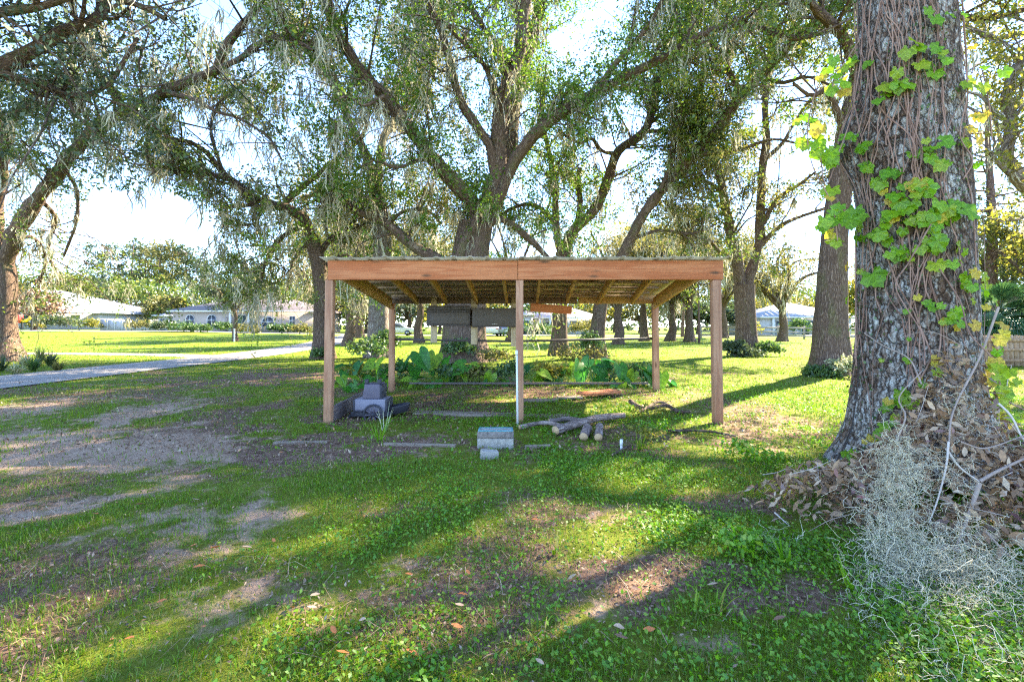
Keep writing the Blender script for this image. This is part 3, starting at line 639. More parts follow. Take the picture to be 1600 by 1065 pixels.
    q = q[:, :3] + rng.normal(size=(len(q), 3)) * lsize * .7
    if void: q = q[keep(q)]
    if fern:
        for lb in limbs:
            m = int(len(lb) * .22 * fern); i = rng.integers(0, len(lb), m); a = rng.normal(size=(m, 3)); a[:, 2] = np.abs(a[:, 2]) + .2
            m_ = vnoise(i * .12, np.full(m, lb[0, 0])) > .45
            q = np.concatenate([q, (lb[i, :3] + norm(a) * (lb[i, 3] * 1.05 + .02)[:, None])[m_]])
    V, Fq = leaf_quads(q, lsize, .52, .25)
    c = obj('crown', mesh('crown', V - base, Fq, M[leaf]), root)
    if moss:
        s1, _ = along(br, max(1, int(moss / max(len(br), 1) * 2)), .2, 1); s2, _ = along(br2, 1, .2, 1)
        s = np.concatenate([s1[:, :3], s2[:, :3]] + [lb[int(len(lb) * .15):, :3] for lb in limbs])
        s = s[rng.permutation(len(s))[:int(moss * .85)]]; mper = int(mper * 1.15)
        V, Fq = moss_strands(s, mper, mlen, mw, msp)
        obj('moss', mesh('moss', V - base, Fq, M['moss']), root)['kind'] = 'stuff'
    root['leaves'] = int(len(q)); TREEROOTS[label] = root
    return root
def trunk3(pts, Y, wig=.4):                  # (px, py, half width px)
    W = np.array([[*P(a, b, Y), r * Y / F] for a, b, r in pts]); n = max(24, int((W[-1, 2] - W[0, 2]) / .12)); W = crom(W, n)
    u = np.linspace(0, 1, n); W[:, 0] += wig * W[:, 3] * .3 * (vnoise(u * 4, np.full(n, Y), s=2) - .5)
    return W
# --- the great oak behind the shed
Yd = 16.6
oak('massive live oak with a broad trunk right behind the middle of the shed',
    trunk3([(725, 566, 33), (724, 530, 32), (727, 480, 31), (732, 430, 30), (737, 390, 28), (745, 350, 26)], Yd),
    [limb3([(742, 372), (752, 340), (773, 280), (780, 210), (787, 140), (804, 87), (818, 35), (826, -20), (835, -110), (838, -220)], Yd, 15.0, 17, 6),
     limb3([(750, 360), (735, 312), (692, 268), (665, 235), (645, 210), (630, 185), (605, 155), (575, 125), (547, 85), (525, 45), (510, -10), (498, -90), (470, -170)], Yd, 11.5, 14, 7),
     limb3([(772, 268), (765, 232), (745, 195), (725, 165), (712, 130), (700, 80), (683, 35), (660, -10), (630, -90)], 16.3, 13.5, 10, 5),
     limb3([(772, 150), (762, 112), (740, 82), (715, 58), (695, 30)], 15.6, 14.0, 5, 3),
     limb3([(768, 325), (792, 280), (815, 240), (845, 205), (880, 175), (930, 148), (985, 115), (1040, 86), (1100, 52), (1160, 38), (1236, 58), (1290, 50)], Yd, 12.5, 12, 4.5),
     limb3([(838, 212), (850, 190), (872, 172), (905, 155)], 16.0, 15, 6, 4),
     limb3([(755, 345), (780, 300), (797, 240), (803, 180), (815, 120), (830, 60), (850, -20), (880, -120)], 17.0, 20, 17, 6),
     limb3([(755, 352), (785, 342), (810, 358), (832, 378), (856, 404), (870, 420)], Yd, 17.5, 8, 4),
     limb3([(722, 440), (690, 408), (650, 388), (622, 364), (594, 343), (560, 332), (530, 310), (500, 318)], Yd, 15.2, 14, 4),
     limb3([(716, 410), (722, 390), (735, 365), (748, 330), (765, 280)], 16.1, 16.0, 10, 7),
     limb3([(690, 265), (660, 250), (620, 262), (585, 250), (560, 262)], 15, 13.5, 4, 2),
     limb3([(600, 150), (570, 165), (545, 150), (520, 160)], 13.2, 12.4, 4, 2),
     limb3([(800, 100), (770, 60), (740, 20), (720, -40)], 15.4, 17, 6, 3),
     limb3([(930, 148), (960, 100), (1000, 60), (1030, 10), (1060, -60)], 14.8, 13, 6, 3)],
    leaf='oak_leaf_green', nb=250, nt=7, nl=22, lsize=.112, moss=520, mper=11, mlen=(.3, 1.9), mw=.026)
# --- oak right of centre with two stems
oak('twin stemmed oak seen through the right half of the shed, bark dark and pale',
    trunk3([(873, 551, 12), (874, 500, 11), (877, 440, 11), (880, 395, 12)], 20),
    [limb3([(880, 400), (895, 362), (930, 330), (945, 297), (958, 259), (968, 235), (1004, 206), (1018, 170), (1027, 130), (1050, 80), (1060, 10), (1080, -60)], 20, 17.5, 11, 4),
     limb3([(884, 395), (898, 365), (904, 340), (906, 312), (902, 283), (905, 262)], 20, 20, 7, 4), limb3([(878, 398), (871, 367), (867, 315), (860, 245), (848, 190), (852, 120)], 20, 21, 8, 3),
     limb3([(880, 390), (862, 345), (835, 320), (800, 325), (770, 345)], 20, 18.5, 5, 2.5),
     limb3([(962, 240), (940, 236), (925, 216), (905, 224), (880, 210)], 19, 18, 4, 2), limb3([(1004, 206), (1040, 205), (1070, 225), (1085, 250)], 18.5, 17.5, 4, 2)],
    leaf='oak_leaf_green', nb=190, nt=6, nl=22, lsize=.115, moss=230, mper=10, mlen=(.3, 1.7), mw=.03)
# --- leaning oak with the long diagonal limb
oak('ivy footed oak whose long dark limb sweeps diagonally up to the right above the shed',
    trunk3([(930, 553, 13), (934, 510, 11), (941, 460, 10.5), (955, 428, 10.5)], 18.5),
    [limb3([(951, 436), (975, 395), (1010, 330), (1040, 290), (1075, 252), (1117, 203), (1162, 150), (1187, 122), (1215, 91), (1236, 66), (1264, 45), (1292, 21), (1330, -30), (1370, -90)], 18.5, 13.5, 10.5, 7),
     limb3([(1162, 150), (1140, 110), (1130, 60), (1140, 0)], 15.6, 15, 5, 3), limb3([(1080, 248), (1105, 240), (1150, 235), (1205, 218), (1245, 224)], 16.6, 15.5, 4, 2),
     limb3([(1190, 122), (1225, 130), (1260, 120), (1300, 135)], 15, 14, 4, 2), limb3([(1030, 300), (1050, 250), (1055, 200), (1075, 150)], 17, 16.5, 4, 2.5), limb3([(990, 372), (1030, 360), (1080, 365), (1120, 350)], 18, 18, 4, 2)],
    leaf='oak_leaf', nb=160, nt=6, nl=20, lsize=.112, moss=210, mper=10, mlen=(.3, 1.5), mw=.026)
# --- forked oak on the right lawn
oak('forked oak with a V shaped trunk on the sunlit right hand lawn',
    trunk3([(1166, 560, 17), (1165, 520, 15), (1163, 475, 15), (1161, 445, 16)], 20),
    [limb3([(1158, 455), (1150, 400), (1140, 350), (1130, 300), (1118, 250), (1105, 215), (1095, 160), (1100, 90)], 20, 19, 10, 4), limb3([(1166, 455), (1176, 415), (1186, 370), (1190, 310), (1193, 260), (1198, 215), (1195, 160), (1205, 90), (1200, 10)], 20, 20, 10, 4),
     limb3([(1188, 385), (1215, 355), (1250, 340), (1290, 325)], 20, 18.5, 5, 2.5), limb3([(1192, 350), (1215, 310), (1250, 287), (1275, 268)], 20, 19, 5, 2), limb3([(1130, 300), (1090, 280), (1060, 300), (1040, 330)], 19.5, 18, 4, 2),
     limb3([(1194, 250), (1225, 220), (1255, 170), (1275, 150)], 20, 19, 4, 2), limb3([(1152, 410), (1125, 395), (1100, 370), (1070, 380)], 20, 19.3, 4, 2)],
    leaf='olive_leaf', nb=170, nt=6, nl=22, lsize=.11, moss=150, mper=10, mlen=(.3, 1.5), mw=.03)
# --- single trunk standing beyond the near oak
oak('straight single oak trunk standing just left of and beyond the vine covered trunk',
    trunk3([(1298, 590, 25), (1298, 550, 24), (1297, 500, 22.5), (1300, 420, 20), (1305, 350, 18), (1314, 280, 17), (1328, 200, 17), (1345, 120, 16)], 12),
    [limb3([(1340, 150), (1375, 60), (1400, -30), (1430, -130), (1470, -260)], 12, 11, 15, 6), limb3([(1322, 215), (1305, 165), (1290, 140), (1268, 150), (1240, 130)], 12, 11.2, 8, 3),
     limb3([(1345, 140), (1320, 60), (1270, 10), (1210, -50), (1130, -120)], 12, 9.5, 11, 5), limb3([(1380, 40), (1460, 20), (1540, 30), (1620, 10)], 12, 11, 9, 4), limb3([(1400, -30), (1500, -80), (1600, -110)], 12, 13, 9, 4),
     limb3([(1360, 80), (1330, -60), (1310, -180)], 12, 15, 9, 4)],
    leaf='oak_leaf', bark='bark_oak', nb=80, nt=6, nl=20, lsize=.098, moss=120, mper=10, mlen=(.25, 1.1), mw=.018)
# --- left of the shed
oak('leaning oak at the left end of the shed with one limb arching far left',
    trunk3([(505, 556, 13), (503, 500, 11.5), (502, 450, 11), (496, 405, 11), (486, 370, 11)], 18),
    [limb3([(490, 380), (473, 338), (439, 321), (405, 324), (382, 304), (358, 280), (331, 274), (304, 260), (280, 270), (262, 262)], 18, 15, 10, 4), limb3([(440, 322), (405, 311), (372, 287), (348, 270), (324, 240), (297, 223), (263, 220), (240, 236)], 17.4, 14.5, 7, 3),
     limb3([(446, 320), (449, 312), (466, 297), (497, 270), (517, 253), (540, 241), (570, 205), (580, 150)], 17.4, 17, 6, 3), limb3([(400, 320), (345, 325), (352, 342), (366, 352), (392, 352)], 17, 16.6, 4, 2),
     limb3([(478, 350), (440, 370), (415, 410), (405, 450)], 18, 18.5, 5, 2.5), limb3([(486, 375), (462, 400), (450, 440)], 18, 19.5, 4, 2), limb3([(494, 400), (520, 370), (550, 350), (580, 300)], 18, 20, 6, 3),
     limb3([(348, 270), (330, 200), (350, 150), (380, 130)], 16, 17, 3.5, 2), limb3([(500, 420), (535, 400), (560, 410), (575, 435)], 18, 20, 4, 2)],
    leaf='oak_leaf', nb=160, nt=6, nl=20, lsize=.112, moss=330, mper=12, mlen=(.4, 2.2), mw=.028)
oak('straight oak trunk with an ivy skirt seen between the two left posts of the shed',
    trunk3([(592, 560, 17), (591, 530, 15.5), (592, 480, 15), (594, 430, 14.5), (598, 380, 14), (590, 320, 12), (584, 260, 10)], 18.6),
    [limb3([(588, 300), (570, 240), (545, 190), (520, 130), (480, 80), (450, 20)], 18.6, 20, 9, 4), limb3([(588, 290), (600, 220), (640, 150), (660, 90), (650, 20)], 18.6, 21, 9, 4), limb3([(592, 340), (560, 310), (520, 300), (470, 310)], 18.6, 20, 6, 3),
     limb3([(594, 360), (630, 330), (670, 330), (690, 350)], 18.6, 20, 5, 2.5)],
    leaf='olive_leaf', bark='bark_grey', nb=150, nt=6, nl=22, lsize=.12, moss=260, mper=12, mlen=(.4, 2.2), mw=.03)
# --- far left oak
oak('stout oak at the far left edge with a sunlit foot among strap leaved plants',
    trunk3([(2, 560, 22), (4, 520, 18), (8, 470, 15), (8, 430, 14.5), (2, 400, 15)], 16.5),
    [limb3([(6, 415), (20, 378), (40, 345), (65, 305), (90, 270), (130, 222), (165, 190), (200, 175), (235, 160), (265, 140), (300, 125), (338, 108), (345, 85), (370, 50), (400, 15), (420, -20), (450, -80)], 16.5, 12, 14, 5),
     limb3([(330, 113), (370, 95), (400, 75), (430, 58), (460, 62), (490, 80)], 13, 12, 6, 3), limb3([(265, 145), (300, 155), (340, 175), (375, 185), (420, 215), (440, 250)], 13.7, 12.6, 4, 2),
     limb3([(200, 178), (180, 150), (150, 110), (140, 60), (110, 20)], 14.5, 13, 6, 3), limb3([(0, 410), (-12, 350), (0, 290), (12, 230), (22, 185), (50, 158), (78, 135), (110, 128)], 16.5, 14.5, 15, 6),
     limb3([(14, 220), (-20, 150), (-30, 60)], 15.5, 14, 9, 5), limb3([(100, 262), (120, 300), (118, 350), (100, 400)], 15.2, 16.5, 4, 2), limb3([(60, 310), (85, 340), (75, 390), (90, 430)], 16, 18, 4, 2), limb3([(20, 378), (50, 370), (70, 400), (60, 450)], 16.5, 18, 4, 2),
     limb3([(215, 168), (235, 200), (230, 245), (250, 280)], 14.4, 14, 4, 2)],
    leaf='oak_leaf', bark='bark_oak', nb=190, nt=6, nl=20, lsize=.098, moss=260, mper=12, mlen=(.3, 1.7), mw=.024)
oak('dark oak hidden beyond the top left corner with one bough reaching into view',
    trunk3([(-260, 720, 40), (-250, 500, 34), (-230, 300, 32)], 9),
    [limb3([(-230, 320), (-150, 200), (-60, 130), (0, 105), (60, 75), (100, 50), (150, 30), (166, -10)], 9, 9.5, 24, 7), limb3([(-230, 320), (-180, 120), (-90, 20), (20, -60), (120, -120)], 9, 8, 22, 9), limb3([(-20, 112), (60, 130), (120, 150), (170, 130), (215, 60)], 9.4, 9.8, 8, 3),
     limb3([(-100, 30), (60, 10), (140, -10), (220, 10), (260, 30)], 8.5, 9, 9, 4), limb3([(-230, 310), (-300, 100), (-330, -100)], 9, 7, 20, 9)],
    leaf='dark_leaf', nb=80, nt=5, nl=20, lsize=.098, moss=70, mper=12, mlen=(.3, 1.2), mw=.018, fern=0)
# --- off to the right
oak('crooked pale limbed oak beyond the right edge of the view',
    trunk3([(1730, 640, 40), (1725, 450, 34), (1700, 330, 30)], 10.5),
    [limb3([(1705, 345), (1650, 310), (1605, 293), (1588, 276), (1574, 240), (1582, 190), (1576, 145), (1590, 105), (1612, 70), (1640, 20)], 10.5, 9.6, 13, 6), limb3([(1590, 278), (1566, 262), (1548, 240)], 10, 9.8, 6, 3),
     limb3([(1705, 345), (1720, 200), (1690, 60), (1640, -60), (1560, -150)], 10.5, 10.5, 22, 8), limb3([(1705, 340), (1760, 180), (1830, 60)], 10.5, 9.5, 18, 8), limb3([(1640, 300), (1600, 340), (1560, 345)], 10.2, 10.5, 4, 2), limb3([(1690, 60), (1610, 50), (1550, 60), (1510, 40)], 10.5, 11.5, 7, 3)],
    leaf='yellow_leaf', bark='bark_grey', nb=85, nt=6, nl=20, lsize=.098, moss=70, mper=10, mlen=(.3, 1.2), mw=.02)
def wtree(label, x, y, hs, rc, nb, leaf='oak_leaf', lsize=.112, moss=80, tr=.35, nl=20, low=.45, bark='bark_oak', name='oak_tree', group='live oaks on the lawn', nlimb=7, **kw):
    """an oak laid out in metres: trunk height share low, crown radius rc, height hs"""
    z0 = float(hgt(x, y)); zt = hs * low; n = 26; T = np.zeros((n, 4)); u = np.linspace(0, 1, n)
    T[:, 0] = x + .35 * (vnoise(u * 3, np.full(n, x)) - .5); T[:, 1] = y; T[:, 2] = z0 + u * zt; T[:, 3] = tr * (1 - .35 * u); L = []
    for j in range(nlimb):
        a = j * 2 * math.pi / nlimb + rng.uniform(-.4, .4); q = rng.uniform(.35, 1.0) ; r = rc * (1.15 - .55 * q) ; e = (x + math.cos(a) * r, y + math.sin(a) * r, z0 + zt + (hs - zt) * q)
        s = T[int(n * rng.uniform(.75, .98))]; m = (s[:3] + np.array(e)) / 2 + np.array([0, 0, rc * .12]) + rng.normal(size=3) * rc * .08
        L.append(np.column_stack([crom([s[:3], m, e], 22), np.linspace(tr * .5, tr * .14, 22)]))
    return oak(label, T, L, leaf=leaf, bark=bark, nb=nb, lsize=lsize, moss=moss, nl=nl, name=name, group=group, bl=(rc * .18, rc * .5), tl=(rc * .08, rc * .2), k=9, **kw)
# ================================================================== TREES FURTHER OFF
BG = 'trees behind the lawn and houses'
def bx(px, y): return (px - 800) / F * y
# middle distance
mid = [('mossy oak with drooping grey curtains in the gap left of the shed', 548, 30, 8.5, 4.2, 'olive_leaf', 150), ('pale mossy oak behind the storage boxes', 655, 36, 9.5, 4.6, 'olive_leaf', 170),
       ('bushy oak right of the great trunk, seen over the shed roof', 800, 40, 11, 5.2, 'oak_leaf_green', 120), ('yellowish oak above the right end of the shed roof', 1005, 38, 9.5, 4.6, 'yellow_leaf', 130),
       ('slender leaning oak framed by the right bay of the shed', 1078, 36, 9, 4.6, 'olive_leaf', 120), ('thin stemmed oak left of the leaning one in the right bay', 1049, 37.5, 8, 3.6, 'olive_leaf', 90),
       ('spreading olive oak with low hanging boughs before the right hand house', 1222, 37, 8.6, 4.8, 'olive_leaf', 170), ('mossy grey oak in the middle of the right bay behind the elephant ears', 968, 33, 8, 3.8, 'olive_leaf', 140),
       ('yellow green oak behind the forked trunk', 1130, 46, 10, 5, 'yellow_leaf', 100)]
for lb, px, y, h, rc, lf, ms in mid:
    wtree(lb, bx(px, y), y, h, rc, 90, lf, .17, ms, .32, 16, .36, group=BG, fern=0, nt=5, mper=9, mlen=(.5, 2.4), mw=.05, void=True, msp=.2)
wtree('small dark oak with a slim trunk on the lawn before the tan house', bx(366, 36), 36, 6.2, 2.9, 80, 'dark_leaf', .15, 60, .16, 18, .42, group=BG, fern=0, nt=5, mper=8, mlen=(.5, 1.8), mw=.05)
wtree('dense dark oak beyond the right edge fence', bx(1575, 22), 22, 8, 4.5, 110, 'dark_leaf', .15, 0, .3, 18, .3, group=BG, fern=0, nt=5, void=True)
wtree('yellow leaved oak beyond the palm', bx(1640, 19), 19, 6, 3.0, 90, 'yellow_leaf', .13, 10, .2, 16, .35, group=BG, fern=0, nt=5, void=True)
for lb, x, y, h, rc, lf in [('large mossy oak beyond the left shed posts on the far lawn', -14.5, 46, 11, 5.5, 'olive_leaf'), ('large round oak on the far lawn behind the great trunk', -6.5, 55, 12, 6, 'oak_leaf'), ('large oak at the driveway bend behind the leaning oak', -17.5, 53, 11, 5.5, 'oak_leaf')]:
    wtree(lb, x, y, h, rc, 110, lf, .22, 90, .45, 18, .3, group=BG, fern=0, nt=6, mper=8, mlen=(.6, 2.4), mw=.07, msp=.25)
def pine(label, x, y, h, rc, leaf='dark_leaf', tr=.28, ncl=34, ls=.5):
    z0 = float(hgt(x, y)); r = empty('pine_tree', (x, y, z0), label, 'tree', BG); n = 14; u = np.linspace(0, 1, n)
    p = np.column_stack([.6 * (vnoise(u * 2, np.full(n, x)) - .5), .0 * u, u * h, tr * (1 - .75 * u)]); V, Fq, uv = tubes(p[None, :, :3], p[None, :, 3], 10)
    obj('trunk', mesh('trunk', V, Fq, M['bark_pine'], True, uv), r); bs = []; lf = []
    for j in range(ncl):
        z = h * rng.uniform(.45, 1.0) ; a = rng.uniform(0, 6.28); q = rc * rng.uniform(.3, 1) * (1.25 - (z / h - .45)) ; s = np.array([0, 0, z * .96]); e = np.array([math.cos(a) * q, math.sin(a) * q, z + q * .15])
        bs.append(np.column_stack([s + (e - s) * t + np.array([0, 0, -q * .1]) * t * (1 - t) * 4 for t in [np.linspace(0, 1, 6)[:, None]]] + [np.linspace(.05, .015, 6)]))
        m = 44; lf.append(e + rng.normal(size=(m, 3)) * np.array([.7, .7, .35]) * rc * .22)
    B = np.array(bs); V, Fq, uv = tubes(B[:, :, :3], B[:, :, 3], 4); obj('branches', mesh('branches', V, Fq, M['bark_pine'], True, uv), r)['kind'] = 'stuff'
    V, Fq = leaf_quads(np.concatenate(lf), ls, .35, -.1); obj('crown', mesh('crown', V, Fq, M[leaf]), r)
    return r
def bushy(label, x, y, h, rc, leaf, tr=.3, nc=40, m=70, ls=.5, name='broadleaf_tree', cat='tree', group=BG, low=.15, trunk=True):
    """rounded crown of leaf clumps on limbs that reach them"""
    z0 = float(hgt(x, y)); r = empty(name, (x, y, z0), label, cat, group); cl = []
    for j in range(nc):
        d = norm(rng.normal(size=3)); d[2] = abs(d[2]) * 1.0 - .25; q = rng.uniform(.45, 1.0); c_ = np.array([d[0] * rc * q, d[1] * rc * q, h * (low + (1 - low) * .5) + d[2] * h * (1 - low) * .55 * q]); c_[2] = max(c_[2], .06 * h); cl.append(c_)
    if trunk:
        n = 10; u = np.linspace(0, 1, n); p = np.column_stack([.2 * np.sin(u * 3), 0 * u, u * h * .6 - .1, tr * (1 - .6 * u)]); V, Fq, uv = tubes(p[None, :, :3], p[None, :, 3], 10); obj('trunk', mesh('trunk', V, Fq, M['bark_oak'], True, uv), r)
        B = np.array([np.column_stack([crom([(.0, 0, h * .25 + .1 * c_[2]), (c_[0] * .5, c_[1] * .5, c_[2] * .75), c_], 6), np.linspace(tr * .3, .02, 6)]) for c_ in cl]); V, Fq, uv = tubes(B[:, :, :3], B[:, :, 3], 4); obj('branches', mesh('branches', V, Fq, M['bark_oak'], True, uv), r)['kind'] = 'stuff'
    L = np.concatenate([c_ + rng.normal(size=(int(m * rng.uniform(.5, 1.3)), 3)) * rc * np.array([.17, .17, .12]) for c_ in cl]); L[:, 2] = np.maximum(L[:, 2], .03)
    V, Fq = leaf_quads(L, ls, .6, .1); obj('crown' if trunk else 'foliage', mesh('crown', V, Fq, M[leaf]), r)
    return r
L_ = [('tall pine', 205, 112, 377, 'dark_leaf'), ('tall pine', 248, 110, 381, 'olive_leaf'), ('tall pine', 288, 113, 386, 'dark_leaf'), ('tall pine', 160, 116, 384, 'dark_leaf'), ('tall pine', 322, 118, 402, 'dark_leaf'), ('tall pine', 226, 120, 384, 'dark_leaf'), ('tall pine', 268, 118, 392, 'dark_leaf')]
where = ['second from the left of the row behind the houses', 'with a pale crown above the gap between the houses', 'above the left end of the tan house roof', 'above the right corner of the white roofed house', 'above the ridge of the tan house', 'thin one between two taller pines above the house gap', 'half hidden between pines left of the tan roof']
for (nm, px, y, top, lf), wh_ in zip(L_, where):
    z = CH + (HOR - top) / F * y - float(hgt(bx(px, y), y)); pine(nm + ' ' + wh_, bx(px, y), y, z, 4.6, lf, ncl=36, ls=.85)
bl = [('dark green round tree behind the white roofed house', 140, 104, 415, 7.5, 'dark_leaf'), ('yellow green tree at the right gable of the white roofed house', 112, 100, 428, 6, 'yellow_leaf'), ('deep green tree between the two left houses', 190, 97, 432, 6.5, 'dark_leaf'),
      ('broad mid green tree left of the tan house', 238, 92, 430, 6.5, 'oak_leaf'), ('low olive tree in front of the gap between the houses', 262, 84, 462, 3.8, 'olive_leaf'), ('rounded green tree behind the tan house ridge', 345, 88, 440, 7, 'oak_leaf'),
      ('large tree behind the far left trunk', 55, 106, 405, 8, 'oak_leaf'), ('dark tree over the right end of the tan house', 440, 90, 430, 8, 'oak_leaf'), ('sparse pinkish brown tree before the white roofed house', 52, 66, 450, 3.4, 'litter'), ('pale olive tree before the left end of the white roofed house', 15, 68, 440, 3.6, 'olive_leaf'), ('rusty brown crape myrtle by the white house corner', 136, 88, 468, 2.6, 'litter'),
      ('tree filling the gap behind the driveway end', 545, 80, 425, 7, 'olive_leaf'), ('far green tree left of the great trunk', 640, 92, 420, 9, 'oak_leaf'), ('far olive tree behind the middle post', 780, 100, 410, 9, 'olive_leaf'),
      ('far dark tree behind the parked cars', 860, 104, 400, 9, 'oak_leaf'), ('far green tree in the right bay', 960, 96, 418, 9, 'oak_leaf'), ('blue green tree behind the rail fence', 1090, 80, 452, 7, 'dark_leaf'), ('far green tree right of the forked trunk', 1195, 92, 425, 9, 'oak_leaf'),
      ('tall tree behind the right hand house', 1275, 100, 440, 9, 'olive_leaf'), ('tree closing the view behind the near trunk', 1400, 70, 380, 9, 'oak_leaf'), ('far tree beyond the board fence', 1530, 60, 350, 8, 'dark_leaf'), ('far tree at the right edge', 1640, 62, 330, 9, 'oak_leaf'),
      ('far tree beyond the left edge', -40, 100, 400, 9, 'oak_leaf'), ('far tree left of the right hand house', 1140, 108, 440, 9, 'olive_leaf'), ('far tree above the loose timber', 905, 112, 420, 9, 'olive_leaf'), ('far tree above the left storage box', 700, 112, 415, 9, 'olive_leaf'), ('far tree between the left posts', 585, 108, 440, 8, 'oak_leaf'),
      ('far tree over the spur path', 490, 108, 430, 9, 'oak_leaf'), ('far tree peeping over the tan house', 395, 112, 432, 9, 'olive_leaf')]
for lb, px, y, top, rc, lf in bl:
    bushy(lb, bx(px, y), y, CH + (HOR - top) / F * y - float(hgt(bx(px, y), y)), rc, lf, .35, 44, 62, .55 if y > 70 else .45)
for j, px in enumerate(range(505, 1345, 60)):
    y = 79 + (j * 37) % 9; top = [452, 462, 446, 468, 455, 474, 450, 466, 458, 448, 470, 456, 464, 450][j]
    bushy(['low olive tree', 'low green tree', 'low dark tree', 'low yellowish tree'][j % 4] + ' closing the view ' + ['behind the left front post', 'left of the ivy skirted trunk', 'between the two left posts', 'behind the white road car', 'left of the great trunk', 'behind the storage boxes', 'behind the middle post', 'behind the pinkish roofed house', 'right of the twin stemmed oak', 'behind the leaning oak foot', 'behind the rear right post', 'behind the pine pole', 'at the forked trunk', 'behind the cream house'][j], bx(px + (j * 23) % 17, y), y, CH + (HOR - top) / F * y + .3, 4.6, ['olive_leaf', 'oak_leaf', 'dark_leaf', 'yellow_leaf'][j % 4], .3, 36, 50, .55, low=.0)
pine('reddish pine trunk rising behind the palm at the right edge', bx(1546, 21), 21, 11, 3.0, 'dark_leaf', .27, 20, .3)
pine('pine stem in the right bay beside the leaning oak', bx(1068, 52), 52, 14, 3.5, 'olive_leaf', .2, 24, .5)
pine('thin pole straight pine in front of the rail fence', bx(1094, 34), 34, 9, 2.0, 'olive_leaf', .085, 14, .3)
# the woods that close the horizon
n = 9000; x = rng.uniform(-190, 190, n); y = 128 + rng.uniform(0, 9, n) + 6 * np.sin(x / 23); top = 5.0 + 3.5 * fbm(x / 9, y / 60, s=14, o=3); z = rng.random(n) ** 1.2 * top + hgt(x, y) - .2
V, Fq = leaf_quads(np.stack([x, y, z], 1), 1.25, .7, .1); tag(obj('far_woods', mesh('far_woods', V, Fq, M['dark_leaf'])), kind='stuff')
# ---- shrubs
def shrub(label, px, y, wd, h, leaf='shrub_leaf', name='shrub', group='shrubs round the houses and trees', ls=.09, m=60, nc=22):
    return bushy(label, bx(px, y), y, h, wd, leaf, 0, nc, m, ls, name, 'shrub', group, .1, False)
for a in [('dark spiky shrub before the white roofed house, left one', 84, 62, 1.5, 2.1, 'dark_leaf'), ('dark spiky shrub before the white roofed house, right one', 106, 62, 1.6, 2.0, 'dark_leaf'), ('yellow shrub beside the white house corner', 140, 68, 1.4, 1.6, 'yellow_leaf'),
          ('yellow green bush at the foot of the play panel', 58, 66, 1.0, 1.3, 'yellow_leaf'), ('clipped dark hedge ball at the left corner of the tan house', 253, 61, 1.3, 1.3, 'dark_leaf'), ('blue green hedge under the left arched window', 282, 61, 1.6, 1.1, 'shrub_leaf'),
          ('low hedge between the arched windows', 313, 61, 1.2, 1.0, 'shrub_leaf'), ('bright fan shaped shrub left of the slim oak', 346, 60.5, 1.1, 1.4, 'shrub_leaf'), ('low mixed shrub right of the slim oak', 386, 61, 1.6, 1.1, 'olive_leaf'),
          ('round clipped shrub, left of a pair by the garage wall', 429, 60.5, .95, 1.25, 'shrub_leaf'), ('round clipped shrub, right of a pair by the garage wall', 447, 60.5, .95, 1.2, 'shrub_leaf'), ('loose grey green shrub at the right end of the tan house', 470, 60.5, 1.4, 1.2, 'olive_leaf'),
          ('pale hedge along the white boundary wall', 222, 66, 1.8, 1.4, 'olive_leaf'), ('cycad like shrub before the white house behind the shed', 842, 56, 1.6, 1.5, 'shrub_leaf'), ('olive bush before the right end of the house behind the shed', 912, 58, 1.8, 1.9, 'olive_leaf'), ('dark bush under the window of the house behind the shed', 872, 60, 1.6, 1.5, 'dark_leaf'), ('light green bush right of the rail fence post', 1175, 50, 1.0, 1.7, 'yellow_leaf'), ('round green bush before the right hand house', 1245, 52, 1.4, 2.2, 'shrub_leaf')]:
    shrub(a[0], *a[1:], ls=.26, m=40, nc=24)
shrub('dark leafy shrub at the left foot of the forked oak', 1146, 19.2, .55, .62, 'dark_leaf', ls=.13, m=50)
shrub('sparse green shrub at the right foot of the forked oak', 1196, 19.4, .5, .55, 'shrub_leaf', ls=.12, m=40)
shrub('low dark plants under the forked oak', 1168, 18.9, .6, .3, 'dark_leaf', ls=.11, m=40)
shrub('white variegated shrub at the foot of the single trunk', 1320, 11.2, .36, .46, 'pale_leaf', ls=.07, m=60)
shrub('low green plants at the left foot of the single trunk', 1283, 11.3, .4, .2, 'shrub_leaf', ls=.08, m=50)
shrub('ivy skirt climbing the right side of the trunk between the left posts', 603, 18.0, .55, 1.15, 'shrub_leaf', ls=.11, m=60)
shrub('tangled weeds left of the ivy skirted trunk', 575, 17.0, .7, .75, 'shrub_leaf', ls=.11, m=45)
shrub('ivy growing over the foot of the great trunk', 715, 15.6, .55, .8, 'shrub_leaf', ls=.10, m=45)
shrub('loose weeds right of the great trunk', 772, 15.4, .6, .5, 'olive_leaf', ls=.1, m=30)
shrub('pale yellowish ground plants round the twin stemmed oak', 905, 17.2, 1.1, .4, 'olive_leaf', ls=.10, m=36, nc=26)
shrub('ivy on the foot of the leaning oak behind the elephant ears', 925, 17.6, .55, 1.1, 'shrub_leaf', ls=.10, m=50)
shrub('green tuft at the foot of the leaning oak left of the shed', 503, 17.3, .4, .4, 'shrub_leaf', ls=.09, m=45)
shrub('bright green shrub glimpsed between the single and the vine covered trunk', 1336, 17, .55, 3.2, 'yellow_leaf', ls=.13, m=60)
